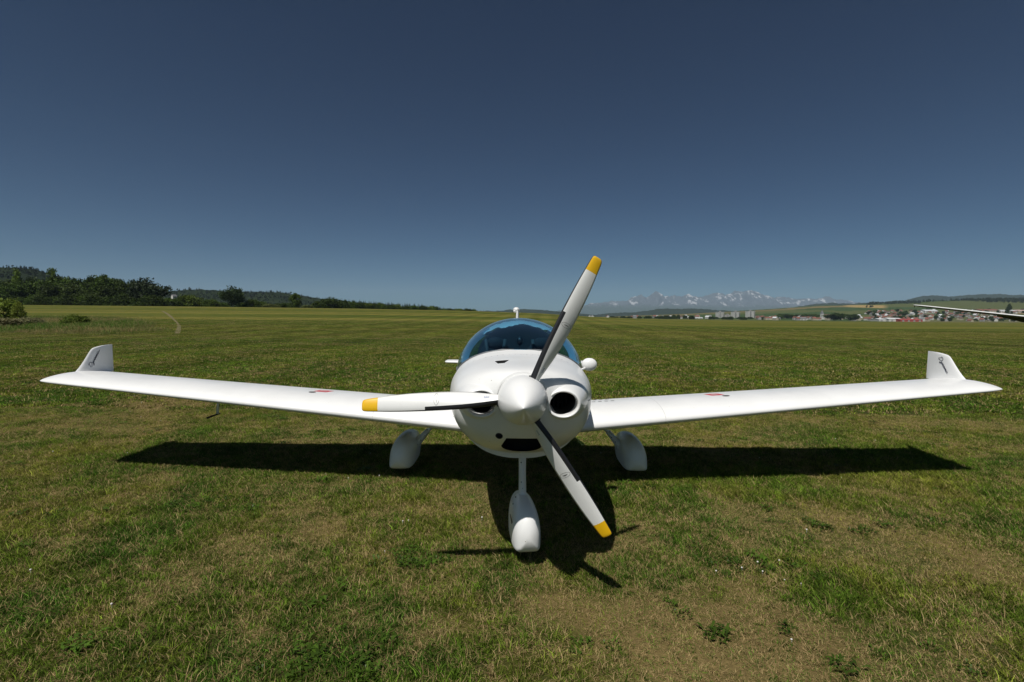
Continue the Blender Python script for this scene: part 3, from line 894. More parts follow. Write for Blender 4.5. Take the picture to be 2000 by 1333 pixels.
STROKES = {  # handwritten letters, unit height
    'D': (0.85, [[(.15, 1.0), (.02, .0), (.3, .0), (.62, .25), (.72, .6), (.55, .92), (.2, 1.02), (-.1, .92)], [(.15, 1.0), (.08, .5)]]),
    'y': (0.46, [[(.0, .45), (.04, .12), (.18, .05), (.32, .42)], [(.34, .45), (.2, -.25), (.02, -.4), (-.06, -.25), (.30, .06), (.46, .1)]]),
    'n': (0.42, [[(.0, .06), (.06, .42), (.02, .02), (.2, .38), (.3, .40), (.28, .05), (.42, .1)]]),
    'a': (0.44, [[(.32, .36), (.12, .42), (.0, .18), (.1, .02), (.26, .14), (.34, .42), (.30, .06), (.44, .1)]]),
    'm': (0.62, [[(.0, .06), (.06, .42), (.02, .02), (.18, .38), (.26, .38), (.24, .02), (.40, .38), (.48, .38), (.46, .05), (.62, .1)]]),
    'i': (0.2, [[(.04, .42), (.02, .06), (.2, .1)], [(.07, .60), (.09, .66)]]),
    'c': (0.5, [[(.32, .36), (.14, .42), (.0, .2), (.12, .02), (.34, .10), (.75, .22)]])}
def script(word, hgt):
    """flat ribbons of a handwritten word: list of polylines in (along, up)"""
    x = 0; out = []
    for ch in word:
        w, st = STROKES[ch]
        for pl in st: out.append([((x + px + .28 * py) * hgt, py * hgt) for px, py in pl])
        x += w
    return out, x * hgt
for s in (-1, 1):
    V, Fc = loft([wing_sec(X, s) for X in XS], True, True, True)
    wing = fix_normals(mesh_obj('wing', V, Fc, [m_white], plane)); smooth_by_angle(wing, 60)
    # panel joint line
    sec = wing_sec(1.30, s); sec2 = wing_sec(1.303, s)
    g = lambda P: [(x, y, z + (.0006 if i < 29 else -.0006)) for i, (x, y, z) in enumerate(P)]
    V, Fc = loft([g(sec), g(sec2)])
    mesh_obj('panel_joint', V, Fc, [m_joint], wing)
    # fuel filler: red slanted label and dark cap
    def patch(name, pts, mat, off=.0015):
        P = [wing_top(X, q) for X, q in pts]
        mesh_obj(name, [(s * x, y, z + off) for x, y, z in P], [tuple(range(len(P)))], [mat], wing, smooth=False)
    patch('fuel_label', [(1.85, .45), (1.985, .45), (2.01, .345), (1.885, .345)], m_red)
    patch('fuel_label_text', [(1.895, .41), (1.965, .41), (1.972, .385), (1.902, .385)], m_white, .0025)
    patch('fuel_cap', [(2.00 + .034 * math.cos(2 * PI * k / 16), .30 + .026 * math.sin(2 * PI * k / 16)) for k in range(16)], m_grille, .002)
    # black walkway stripes at the root
    for k in range(4):
        x0 = .70 + .062 * k
        patch('walkway_stripe', [(x0, .56), (x0 + .034, .56), (x0 + .056, .38), (x0 + .022, .38)], m_black)
    patch('walkway_stripe', [(.60, .80), (.74, .80), (.72, .62), (.58, .62)], m_black, .004)
    # winglet
    rings = []
    for t in (0, .04, .09, .16, .25, .36, .48, .60, .70, .78, .83, .87, .90, .925, .945, .96, .975, .988, .996, 1.0):
        k = 12 if t == 1 else (11 if t > .93 else 0)
        z = .935 + .300 * t
        le = 2.33 + (2.575 - 2.33) * t - .06 * (1 - t) ** 6 + .105 * max(0, (t - .78) / .22) ** 3
        te = 2.815 + .005 * t
        xx = 4.478 + .012 * t - .03 * (1 - t) ** 4 * 0
        if k == 12: z -= .002
        fl = .03 * (1 - t) ** 8
        ring = []
        for i in range(24):
            q = (1 - math.cos(2 * PI * i / 24)) / 2
            tt = 5 * .09 * (te - le) * (0.2969 * math.sqrt(q) - 0.126 * q - 0.3516 * q * q + 0.2843 * q ** 3 - 0.1036 * q ** 4) + fl * math.sin(PI * q)
            if k == 12: tt *= .3
            ring.append((s * (xx + (tt if i <= 12 else -tt)), le + (te - le) * q, z - (.010 * (1 - q) * max(0, (t - .9) / .1))))
        rings.append(ring)
    V, Fc = loft(rings, True, True, True)
    wl = fix_normals(mesh_obj('winglet', V, Fc, [m_white], plane)); smooth_by_angle(wl, 50)
    # handwritten word on the inner face, running along the swept leading edge
    lines, tot = script('Dynamic', .070)
    if s > 0: org, dirv = Vector((0, 2.665, 1.170)), Vector((0, -.150, -.195)).normalized()
    else: org, dirv = Vector((0, 2.505, 1.000)), Vector((0, .150, .195)).normalized()
    upv = Vector((0, -dirv.z, dirv.y)) if s < 0 else Vector((0, -dirv.z, dirv.y))
    if s > 0: upv = Vector((0, dirv.z, -dirv.y))
    V = []; Fc = []
    kk = .205 / tot
    for pl in lines:
        P = [org + dirv * (a * kk) + upv * (b_ * kk * .72) for a, b_ in pl]
        Pd = []
        for i in range(len(P) - 1):
            for j in range(4): Pd.append(P[i].lerp(P[i + 1], j / 4))
        Pd.append(P[-1])
        n0 = len(V)
        for i, p in enumerate(Pd):
            d = (Pd[min(i + 1, len(Pd) - 1)] - Pd[max(i - 1, 0)]).normalized(); nrm = Vector((0, -d.z, d.y)) * .0026
            t = (p.z - .935) / .300
            le = 2.33 + .245 * t; te = 2.815; q = max(.02, (p.y - le) / (te - le))
            tt = 5 * .09 * (te - le) * (0.2969 * math.sqrt(q) - 0.126 * q - 0.3516 * q * q + 0.2843 * q ** 3 - 0.1036 * q ** 4)
            xx = s * (4.478 + .012 * t - tt - .003)
            for e in (1, -1):
                v = p + nrm * e; V.append((xx, v.y, v.z))
        Fc += [(n0 + 2 * i, n0 + 2 * i + 1, n0 + 2 * i + 3, n0 + 2 * i + 2) for i in range(len(Pd) - 1)]
    mesh_obj('lettering', V, Fc, [m_navy], wl, smooth=False)
    # root fairing between wing and body
    rings = []
    for q in np.linspace(.05, .97, 16):
        P = wing_top(.62, q); y = P[1]; zt_ = P[2]
        hw, zc, zt2, zb, ex = interp(BODY, y)
        ring = []
        for k in range(7):
            a = PI / 2 * k / 6
            rad_ = .09 + .15 * q
            ring.append((s * (.52 + rad_ * (1 - math.sin(a))), y, zt_ - .004 + rad_ * 1.1 * (1 - math.cos(a))))
        ring += [(s * .40, y, zt_ + rad_ * 1.1), (s * .40, y, zt_ - .02)]
        rings.append(ring)
    V, Fc = loft(rings, True, True, True)
    o = fix_normals(mesh_obj('wing_root_fairing', V, Fc, [m_white], plane)); smooth_by_angle(o, 40)
# pitot probe under the viewer's left wing
V, Fc = tube([(-2.93, 2.18, .80), (-2.93, 2.15, .60)], .014, 10, True, .55, (0, 1, 0)); pm = mesh_obj('pitot_mast', V, Fc, [m_white], plane)
V, Fc = tube([(-2.93, 2.18, .60), (-2.93, 1.99, .595)], .0085, 10); mesh_obj('pitot_tube', V, Fc, [m_black], pm)

# --- tail
def sym_foil(le, te, th, n=20):
    out = []
    for i in range(n):
        q = (1 - math.cos(2 * PI * i / n)) / 2
        tt = 5 * th * (te - le) * (0.2969 * math.sqrt(q) - 0.126 * q - 0.3516 * q * q + 0.2843 * q ** 3 - 0.1036 * q ** 4)
        out.append((le + (te - le) * q, tt if i <= n // 2 else -tt))
    return out
rings = []
for z, le, te in ((.88, 5.0, 6.1), (1.05, 5.25, 6.12), (1.4, 5.5, 6.16), (1.66, 5.66, 6.18), (1.69, 5.70, 6.17)):
    rings.append([(t, y, z) for y, t in sym_foil(le, te, .085)])
V, Fc = loft(rings, True, True, True); fin = fix_normals(mesh_obj('tail_fin', V, Fc, [m_white], plane)); smooth_by_angle(fin, 50)
V, Fc = merge([ellipsoid((-.018, 5.80, 1.695), (.056, .12, .045), 20, 12), ellipsoid((-.03, 5.74, 1.672), (.042, .05, .028), 14, 8)])
mesh_obj('fin_tip_cap', V, Fc, [m_white], fin)
for s in (-1, 1):
    rings = []
    for x, le, te in ((.02, 5.25, 5.95), (.6, 5.35, 5.93), (1.12, 5.44, 5.92), (1.17, 5.47, 5.90), (1.20, 5.56, 5.85)):
        rings.append([(s * x, y, .822 + t * (1 if x < 1.19 else .4)) for y, t in sym_foil(le, te, .115)])
    V, Fc = loft(rings, True, True, True); o = fix_normals(mesh_obj('tailplane', V, Fc, [m_white], plane)); smooth_by_angle(o, 50)
# --- mirror on the viewer's right of the cabin
V, Fc = ellipsoid((.533, 1.20, 1.205), (.060, .035, .050), 24, 14)
mir = mesh_obj('mirror', V, Fc, [m_white], plane)
V, Fc = tube([(.40, 1.15, 1.145), (.452, 1.165, 1.162), (.52, 1.19, 1.185)], [.015, .008, .009], 10); mesh_obj('mirror_arm', V, Fc, [m_white], mir)

# --- undercarriage
def fairing(name, L0, L1, hw, zb, zt, parent, lean=0.0, notch=False):
    """teardrop wheel fairing along y from L0 (nose) to L1 (tail), open underneath"""
    rings = []
    tab = [(0, .20, .30, .44), (.015, .50, .16, .58), (.05, .76, .05, .76), (.11, .92, .01, .89), (.2, 1.0, 0, .97), (.32, 1.0, 0, 1.0), (.46, .98, .02, .98), (.6, .84, .08, .90), (.76, .58, .17, .74), (.9, .26, .28, .54), (1.0, .04, .36, .42)]
    for t in np.linspace(0, 1, 26) ** 1.15:
        w, b0, t0 = interp(tab, t); ring = []
        y = L0 + (L1 - L0) * t; z0 = zb + (zt - zb) * b0; z1 = zb + (zt - zb) * t0; zc = z0 + (z1 - z0) * .34
        for k in range(32):
            a = 2 * PI * k / 32; c, s_ = math.cos(a), math.sin(a)
            ex = 2.3 if s_ > 0 else 3.6
            ex = 2.15 if s_ > 0 else 6.0
            z = zc + ((z1 - zc) if s_ > 0 else (zc - z0)) * math.copysign(abs(s_) ** (2 / ex), s_)
            ring.append((hw * w * math.copysign(abs(c) ** (2 / ex), c) + lean * (z - zb), y, z))
        rings.append(ring)
    V, Fc = loft(rings, True, True, True)
    o = fix_normals(mesh_obj(name, V, Fc, [m_white], parent)); smooth_by_angle(o, 50)
    for i0, dy in ((13, .003),):
        A_, B_ = rings[i0], rings[i0 + 1]; f = dy / max(1e-4, B_[0][1] - A_[0][1])
        cz = sum(p[2] for p in A_) / len(A_); cx = sum(p[0] for p in A_) / len(A_)
        out = [(cx + (x - cx) * 1.006, y, cz + (z - cz) * 1.006) for x, y, z in A_]
        out2 = [(x + (bx - xa) * f, y + dy, z) for (x, y, z), (xa, _, _), (bx, _, _) in zip(out, A_, B_)]
        V, Fc = loft([out, out2]); mesh_obj('fairing_seam', V, Fc, [m_seam], o)
    return o
def wheel(name, c, r, w, parent):
    prof = [(-w * .5, r * .55), (-w * .52, r * .72), (-w * .45, r * .9), (-w * .25, r * .985), (0, r), (w * .25, r * .985), (w * .45, r * .9), (w * .52, r * .72), (w * .5, r * .55)]
    V, Fc = loft([[(c[0] + x, c[1] + q * math.cos(2 * PI * k / 32), c[2] + q * math.sin(2 * PI * k / 32)) for k in range(32)] for x, q in prof])
    ty = mesh_obj('tyre', V, Fc, [m_black], parent)
    return ty
for s in (-1, 1):
    ge = empty('main_gear', (s * 1.15, 2.42, 0)); ge.parent = plane
    fairing('wheel_fairing', -.37, .62, .121, .080, .390, ge, lean=-.05 * s)
    wheel('tyre', (0, 0, .155), .155, .12, ge)
    # blade-like leg from the wing underside to the axle, with a fairing sleeve at its foot
    P = [(-s * .60, .02, .72), (-s * .40, .02, .56), (-s * .22, .02, .385), (-s * .12, .02, .29), (-s * .04, .02, .20)]
    V, Fc = tube(P, [.045, .042, .038, .036, .034], 14, True, .36, (0, 1, 0)); 
    rings = []
    V, Fc = [], []
    for i, p in enumerate(P):
        d = (Vector(P[min(i + 1, 4)]) - Vector(P[max(i - 1, 0)])).normalized(); nrm = Vector((d.z, 0, -d.x))
        rings.append([Vector(p) + Vector((0, .05, 0)) * math.cos(2 * PI * k / 16) + nrm * (.016 * math.sin(2 * PI * k / 16)) for k in range(16)])
    V, Fc = loft(rings, True, True, True); mesh_obj('gear_leg', V, Fc, [m_white], ge)
    rings = []
    for i, (t, g) in enumerate(((.0, .019), (.02, .026), (.3, .030), (.6, .040), (.85, .055), (1.0, .075))):
        a = Vector((-s * .225, .02, .395)); b2 = Vector((-s * .055, .02, .205)); p = a.lerp(b2, t); d = (b2 - a).normalized(); nrm = Vector((d.z, 0, -d.x))
        rings.append([p + Vector((0, .058 + .5 * (g - .02), 0)) * math.cos(2 * PI * k / 20) + nrm * (g * math.sin(2 * PI * k / 20)) for k in range(20)])
    V, Fc = loft(rings, True, True, False); mesh_obj('leg_sleeve', V, Fc, [m_white], ge)
    V, Fc = merge([ellipsoid((-s * (.20 - .04 * k), -.048, .35 - .045 * k), (.005, .004, .005), 8, 6) for k in range(3)] + [ellipsoid((-s * .118, -.1 + .05 * k, .14), (.004, .006, .006), 8, 6) for k in range(3)])
    tag(mesh_obj('bolt', V, Fc, [m_dark], ge), kind='stuff')
ng_ = empty('nose_gear', (0.018, 0.66, 0)); ng_.parent = plane; ng_.rotation_euler = (0, 0, math.radians(7))
fa_ = fairing('wheel_fairing', -.30, .42, .092, .098, .392, ng_)
wheel('tyre', (0, 0, .15), .15, .10, ng_)
rings = []
for z, w, d, yo in ((.70, .024, .045, .03), (.50, .024, .046, .02), (.40, .025, .048, .01), (.36, .030, .060, .01), (.33, .050, .085, 0), (.30, .07, .11, 0)):
    rings.append([(w * math.cos(2 * PI * k / 20), yo + d * math.sin(2 * PI * k / 20), z) for k in range(20)])
V, Fc = loft(rings, True, True, True); mesh_obj('nose_leg', V, Fc, [m_white], ng_)
V, Fc = merge([ellipsoid((x, y, z), (.004, .004, .004), 8, 6) for x, y, z in ((-.014, -.012, .655), (-.014, -.016, .60), (-.012, -.022, .47), (-.004, -.03, .43), (-.07, -.05, .335), (-.05, -.02, .37))])
tag(mesh_obj('bolt', V, Fc, [m_dark], ng_), kind='stuff')
# navy swoosh on the side of the nose fairing
pts = [(-.10, .285), (-.145, .245), (-.20, .20), (-.215, .20), (-.19, .235), (-.15, .275), (-.12, .30)]
mesh_obj('fairing_decal', [(-.0965 + .25 * max(0, -.12 - y) * .9, y, z) for y, z in pts], [tuple(range(len(pts)))], [m_navy], fa_, smooth=False)

# ================================================================== far country
def at(px, py, y0=3.0, y1=3000.0):
    """point of the ground that shows at a picture position"""
    e = hz(px) - py
    for Y in np.geomspace(y0, y1, 4000):
        X = (px - 1000) / F * Y
        if (float(terrain(X, Y)) - CAM_H) * F / Y >= e: return X, Y
    return (px - 1000) / F * y1, y1

def forest_mat(name, c0, c1, scale, c2=None):
    m, nt, b = new_mat(name)
    b.inputs['Roughness'].default_value = 0.95; b.inputs['Specular IOR Level'].default_value = 0.05
    g = nt.nodes.new('ShaderNodeNewGeometry')
    n = nt.nodes.new('ShaderNodeTexNoise'); n.inputs['Scale'].default_value = scale; n.inputs['Detail'].default_value = 9; n.inputs['Roughness'].default_value = 0.72
    nt.links.new(g.outputs['Position'], n.inputs['Vector'])
    cr = nt.nodes.new('ShaderNodeValToRGB')
    cr.color_ramp.elements[0].position = 0.36; cr.color_ramp.elements[0].color = (*c0, 1)
    cr.color_ramp.elements[1].position = 0.62; cr.color_ramp.elements[1].color = (*c1, 1)
    if c2:
        e = cr.color_ramp.elements.new(0.70); e.color = (*c2, 1)
    nt.links.new(n.outputs['Fac'], cr.inputs[0]); nt.links.new(cr.outputs[0], b.inputs['Base Color'])
    return m
m_forest = forest_mat('forest_slope', (.009, .016, .006), (.022, .032, .011), 0.02)
m_meadowhill = forest_mat('forest_and_meadow', (.008, .014, .006), (.018, .026, .010), 0.02, (.030, .038, .014))

def ridge(name, D, pts, depth, mat, label, rough=6.0, dx=12.0, ny=26, base=-4.5, kind='structure', sharp=1.0, seed=0, extra=None):
    """a hill range: pts are (column, row) of its skyline; front slope from D-depth to the crest at D, then down behind"""
    xs = np.array([(p - 1000) / F * D for p, _ in pts]); hs = np.array([(hz(p) - y) * D / F + CAM_H for p, y in pts])
    X = np.arange(xs[0], xs[-1], dx); t = np.concatenate([np.linspace(-1, 0, int(ny * .7)), np.linspace(0, 0.8, int(ny * .35))[1:]])
    H = np.array([interp([(a, b_) for a, b_ in zip(xs, hs)], x)[0] for x in X])
    TT, XX = np.meshgrid(t, X, indexing='ij'); HH = np.broadcast_to(H, XX.shape)
    wander = (fbm(XX / (depth * .8) + seed, TT * 0 + seed, 3) - .5) * depth * .5
    YY = D + TT * depth + wander * (1 - abs(TT))
    prof = np.where(TT < 0, (1 - np.abs(TT) ** sharp), 1 - 0.9 * np.abs(TT) ** 1.2)
    Z = base + (HH - base) * prof
    Z = Z + rough * (fbm(XX / (dx * 9) + seed, YY / (dx * 9), 4) - .5) * np.sqrt(np.clip(prof, 0, 1)) * 2
    Z = Z + np.random.default_rng(seed).normal(0, rough * .22, Z.shape) * np.clip(prof, 0, 1)
    if extra: Z = extra(XX, YY, Z, TT, HH)
    n, m = Z.shape; ii, jj = np.meshgrid(np.arange(n - 1), np.arange(m - 1), indexing='ij')
    Qd = np.stack([ii * m + jj, ii * m + jj + 1, (ii + 1) * m + jj + 1, (ii + 1) * m + jj], -1).reshape(-1, 4)
    o = fast_mesh(name, np.stack([XX, YY, Z], -1).reshape(-1, 3), Qd, mat, smooth=False)
    return tag(o, label, kind=kind), XX, YY, Z

_, H1X, H1Y, H1Z = ridge('hill', 850, [(-500, 560), (-250, 548), (-100, 536), (-20, 528), (40, 525), (70, 530), (100, 541), (150, 556), (230, 575), (330, 600), (420, 614)], 240, m_meadowhill, 'dark wooded hill behind the trees', rough=3.2, dx=5, seed=1)
_, H2X, H2Y, H2Z = ridge('hill', 1400, [(-300, 575), (100, 575), (250, 578), (320, 573), (390, 569), (440, 570), (480, 571), (540, 572), (580, 577), (620, 583), (680, 591), (780, 603), (900, 614)], 340, m_forest, 'long wooded hill beyond the bushes', rough=4, dx=6, seed=2)
ridge('hill', 4600, [(780, 616), (880, 610), (960, 608), (1000, 606), (1030, 605), (1070, 607), (1110, 611), (1150, 614), (1190, 620)], 800, m_forest, 'low blue hill on the horizon', rough=8, dx=16, seed=3)
ridge('hill', 5200, [(1110, 621), (1160, 616), (1190, 611), (1230, 611), (1262, 607), (1285, 603), (1330, 604), (1370, 605), (1420, 608), (1470, 613), (1540, 620)], 800, m_forest, 'dark hill in front of the mountains', rough=9, dx=16, seed=4)
ridge('hill', 5600, [(1360, 620), (1430, 612), (1500, 606), (1540, 602), (1580, 595), (1610, 593), (1650, 594), (1690, 592), (1740, 589), (1770, 587), (1790, 580), (1815, 578), (1850, 580), (1900, 576), (1950, 575), (1985, 577), (2050, 580), (2200, 588), (2500, 600)], 900, m_forest, 'long wooded ridge above the fields', rough=10, dx=18, seed=5)

# snow-flecked mountains
m_mtn, nt, b = new_mat('mountain_rock_and_snow')
b.inputs['Roughness'].default_value = 0.95; b.inputs['Specular IOR Level'].default_value = 0.05
at_ = nt.nodes.new('ShaderNodeAttribute'); at_.attribute_name = 'gcol'
g = nt.nodes.new('ShaderNodeNewGeometry'); n = nt.nodes.new('ShaderNodeTexNoise'); n.inputs['Scale'].default_value = .02; n.inputs['Detail'].default_value = 8
nt.links.new(g.outputs['Position'], n.inputs['Vector'])
mr = nt.nodes.new('ShaderNodeMapRange'); mr.inputs[3].default_value = .6; mr.inputs[4].default_value = 1.4; nt.links.new(n.outputs['Fac'], mr.inputs[0])
sc_ = nt.nodes.new('ShaderNodeVectorMath'); sc_.operation = 'SCALE'; nt.links.new(at_.outputs['Color'], sc_.inputs[0]); nt.links.new(mr.outputs[0], sc_.inputs['Scale']); nt.links.new(sc_.outputs['Vector'], b.inputs['Base Color'])
MD = 16000
peaks = [(900, 618), (1000, 615), (1080, 610), (1130, 599), (1150, 595), (1168, 592), (1185, 591), (1200, 589), (1222, 589), (1232, 583), (1245, 580), (1258, 584), (1268, 577), (1274, 573), (1282, 579), (1292, 582), (1303, 581), (1312, 577), (1320, 581), (1330, 579), (1343, 575), (1352, 579), (1362, 581), (1376, 579), (1392, 575), (1408, 571), (1420, 576), (1432, 573), (1445, 568), (1455, 569), (1472, 567), (1485, 571), (1494, 576), (1503, 580), (1520, 583), (1540, 582), (1560, 584), (1585, 583), (1605, 583), (1620, 581), (1640, 585), (1660, 591), (1690, 594), (1740, 598), (1850, 604), (2000, 610), (2200, 616)]
def crag(XX, YY, Z, TT, HH):
    hrel = np.clip((Z + 4.5) / 943, 0, 1)
    r1 = 1 - np.abs(2 * fbm(XX / 700 + 3, YY / 1500 + 4, 4) - 1)
    r2 = 1 - np.abs(2 * fbm(XX / 185 + 9, YY / 440, 4) - 1)
    amp = 320 * np.clip(1 - np.abs(TT), 0, 1) * (np.abs(TT) > .02)
    return Z + (r1 - .8) * amp * np.clip(hrel * 1.6, 0, 1) + (r2 - .8) * 190 * np.clip(hrel * 1.5, 0, 1) * np.clip(np.abs(TT) * 6, 0.15, 1)
mt, MX, MY, MZ = ridge('mountains', MD, peaks, 2900, m_mtn, 'hazy mountain range with patches of snow', rough=8, dx=20, ny=80, sharp=1.0, seed=6, extra=crag)
gully = fbm(MX / 170 + 7, MY / 480 + 2, 4); gl2 = fbm(MX / 50 + 1, MY / 130, 3)
snow = sstep(0.615, 0.65, .55 * gully + .45 * gl2 + .05 * np.clip((MZ - 500) / 500, -1, .55)) * sstep(360, 480, MZ)
rock = np.array([.085, .095, .110]); scrub = np.array([.035, .052, .030])
tr_ = sstep(300, 480, MZ + 150 * (gl2 - .5))[..., None]
mc = scrub * (1 - tr_) + rock * tr_
mc = mc * (1 - snow[..., None]) + np.array([.46, .46, .47]) * snow[..., None]
a = mt.data.attributes.new('gcol', 'FLOAT_COLOR', 'POINT'); a.data.foreach_set('color', np.concatenate([mc.reshape(-1, 3), np.ones((mc.size // 3, 1))], 1).astype(np.float32).ravel())

# ------------------------------------------------------------------ trees
def tree_leaf_mat(name):
    m, nt, b = new_mat(name)
    b.inputs['Roughness'].default_value = 0.6; b.inputs['Specular IOR Level'].default_value = 0.2
    oi = nt.nodes.new('ShaderNodeObjectInfo')
    r = nt.nodes.new('ShaderNodeAttribute'); r.attribute_name = 'rnd'
    mr = nt.nodes.new('ShaderNodeMapRange'); mr.inputs[3].default_value = .5; mr.inputs[4].default_value = 1.5
    nt.links.new(r.outputs['Fac'], mr.inputs[0])
    sc = nt.nodes.new('ShaderNodeVectorMath'); sc.operation = 'SCALE'
    nt.links.new(oi.outputs['Color'], sc.inputs[0]); nt.links.new(mr.outputs[0], sc.inputs['Scale'])
    nt.links.new(sc.outputs['Vector'], b.inputs['Base Color'])
    tr = nt.nodes.new('ShaderNodeBsdfTranslucent'); nt.links.new(sc.outputs['Vector'], tr.inputs['Color'])
    ms = nt.nodes.new('ShaderNodeMixShader'); ms.inputs[0].default_value = .2
    mo = [n for n in nt.nodes if n.type == 'OUTPUT_MATERIAL'][0]
    nt.links.new(b.outputs[0], ms.inputs[1]); nt.links.new(tr.outputs[0], ms.inputs[2]); nt.links.new(ms.outputs[0], mo.inputs['Surface'])
    return m
m_leaf = tree_leaf_mat('tree_leaves')
m_bark = simple_mat('bark', (.075, .058, .042), .9, noise=.4, nscale=6)

def crown(seed, style, nclump=70, per=48, leaf=.055):
    """leaf clumps in a unit crown: height 0..1, radius about .5 (before scaling)"""
    r = np.random.default_rng(seed); P = []; rn = []
    lobes = [(r.normal(0, .16), r.normal(0, .16), r.uniform(.3, .8), r.uniform(.22, .36)) for _ in range(9)]
    for c in range(nclump):
        if style == 'round':
            lx, ly, lz, lr = lobes[r.integers(len(lobes))]
            d = r.normal(0, 1, 3); d /= np.linalg.norm(d); q = lr * r.uniform(.55, 1.05)
            cx, cy, cz = lx + d[0] * q, ly + d[1] * q, lz + d[2] * q * .85
            k = .075
        elif style == 'bush':
            a = r.uniform(0, 2 * PI); e = r.random() ** .7; cz = r.uniform(.02, .95); rr = .52 * math.sqrt(max(.02, 1 - (cz * .98) ** 2)) * (.6 + .45 * e)
            cx, cy = rr * math.cos(a), rr * math.sin(a); cz *= r.uniform(.8, 1.06); k = .085
        elif style == 'tall':
            cz = r.uniform(.1, 1.0); a = r.uniform(0, 2 * PI); rr = (.42 * math.sin(PI * min(1, cz * .9 + .08)) ** .7) * r.uniform(.4, 1.1); cx, cy = rr * math.cos(a), rr * math.sin(a); k = .065
        else:  # sparse feathery tops
            cz = r.uniform(.15, 1.0); a = r.integers(0, 7) * .9 + r.normal(0, .15); rr = .5 * (1 - cz * .75) * r.uniform(.2, 1.0); cx, cy = rr * math.cos(a), rr * math.sin(a); k = .05
        m = per
        pts = np.clip(r.normal(0, k, (m, 3)), -1.7 * k, 1.7 * k) * (1, 1, .8) + (cx, cy, cz); br = np.clip(r.normal(.5, .16) + .1 * (cz - .5), .05, .95)
        P.append(pts); rn.append(np.clip(br + r.normal(0, .14, m), 0, 1))
    P = np.concatenate(P); rn = np.concatenate(rn); P[:, 2] = np.maximum(P[:, 2], .01)
    n = len(P); a = r.normal(0, 1, (n, 3)); a /= np.linalg.norm(a, axis=1)[:, None]; bq = np.cross(a, r.normal(0, 1, (n, 3))); bq /= np.linalg.norm(bq, axis=1)[:, None]
    s = (leaf * r.uniform(.5, 1.1, n))[:, None]
    V = np.stack([P - a * s * .5, P + bq * s * .35, P + a * s * .6, P - bq * s * .35], 1).reshape(-1, 3)
    return V, np.arange(4 * n).reshape(-1, 4), np.repeat(rn, 4)
def conifer(seed, tiers=14, leaf=1.0):
    r = np.random.default_rng(seed); V = []; Qs = []; rn = []
    for t in range(tiers):
        z = .08 + .9 * t / tiers; R = .5 * (1 - z) ** .85 + .02
        nb = 9 if t < tiers - 3 else 6
        for k in range(nb):
            a = 2 * PI * k / nb + r.uniform(-.3, .3) + t; L = R * r.uniform(.75, 1.1); w = L * .42 + .01
            c, s = math.cos(a), math.sin(a); dz = -.16 * L * r.uniform(.5, 2); i = len(V)
            V += [(0, 0, z + .03), (c * L * .6 - s * w * .5, s * L * .6 + c * w * .5, z + dz * .4), (c * L, s * L, z + dz), (c * L * .6 + s * w * .5, s * L * .6 - c * w * .5, z + dz * .4)]
            Qs.append((i, i + 1, i + 2, i + 3)); q = np.clip(r.normal(.5, .2), 0, 1); rn += [q] * 4
    V.append((0, 0, 1.0)); i = len(V); V += [(.012, 0, .9), (-.012, 0, .9), (0, 0, 1.04)]; rn += [.5] * 4
    Qs.append((i - 1, i, i + 1, i + 2))
    return np.array(V), np.array(Qs), np.array(rn)
CROWNS = {}
for st_, cnt in (('round', 4), ('bush', 3), ('tall', 2), ('sparse', 2)):
    for i in range(cnt):
        V, Qs, rn = crown(100 + len(CROWNS), st_, nclump={'round': 130, 'bush': 100, 'tall': 95, 'sparse': 60}[st_], per=50, leaf={'round': .075, 'bush': .085, 'tall': .075, 'sparse': .055}[st_])
        CROWNS[(st_, i)] = fast_mesh('crown', V, Qs, m_leaf, attr={'rnd': rn}, link=False).data
for i in range(3):
    V, Qs, rn = conifer(300 + i); CROWNS[('conifer', i)] = fast_mesh('crown', V, Qs, m_leaf, attr={'rnd': rn}, link=False).data
def trunk_mesh(seed):
    r = np.random.default_rng(seed); parts = [tube([(0, 0, -.03), (.01, .0, .2), (-.01, .01, .45), (.0, .0, .8)], [.035, .026, .018, .006], 8)]
    for k in range(5):
        a = r.uniform(0, 2 * PI); z = r.uniform(.2, .5); L = r.uniform(.18, .3); parts.append(tube([(0, 0, z), (math.cos(a) * L * .6, math.sin(a) * L * .6, z + .1), (math.cos(a) * L, math.sin(a) * L, z + .25)], [.013, .009, .003], 5))
    V, Fc = merge(parts); o = mesh_obj('trunk', V, Fc, [m_bark], link=False); return o.data
TRUNKS = [trunk_mesh(i) for i in range(3)]
G_DARK, G_MID, G_LIGHT, G_PALE = (.036, .058, .006), (.056, .092, .010), (.090, .132, .016), (.115, .135, .040)
G_SCRUB = (.17, .215, .03)
_tc = 0
def plant(name, style, x, y, h, w, col, label, cat, group=None, z=None, lift=.0):
    """a tree or shrub: Empty at the foot, trunk and crown as parts"""
    global _tc
    _tc += 1; r = random.Random(_tc * 13)
    z = float(terrain(x, y)) if z is None else z
    root = empty(name, (x, y, z - .05), r.uniform(0, 6.28)); tag(root, label, cat, group)
    n = len([k for k in CROWNS if k[0] == style])
    me = CROWNS[(style, _tc % n)]
    c = bpy.data.objects.new('crown', me); COL.objects.link(c); c.parent = root; c.scale = (w, w, h * (1 - lift)); c.location = (0, 0, h * lift)
    k = r.uniform(.82, 1.18); c.color = (col[0] * k, col[1] * k * r.uniform(.95, 1.05), col[2] * k, 1)
    t = bpy.data.objects.new('trunk', TRUNKS[_tc % 3]); COL.objects.link(t); t.parent = root; t.scale = (h * .5, h * .5, h * .95)
    return root
def plant_px(name, style, px, top, wpx, Y, col, label, cat, group=None, lift=.0):
    X = (px - 1000) / F * Y; zb = float(terrain(X, Y)); zt = (hz(px) - top) * Y / F + CAM_H
    return plant(name, style, X, Y, max(.8, zt - zb), wpx / F * Y, col, label, cat, group, lift=lift)

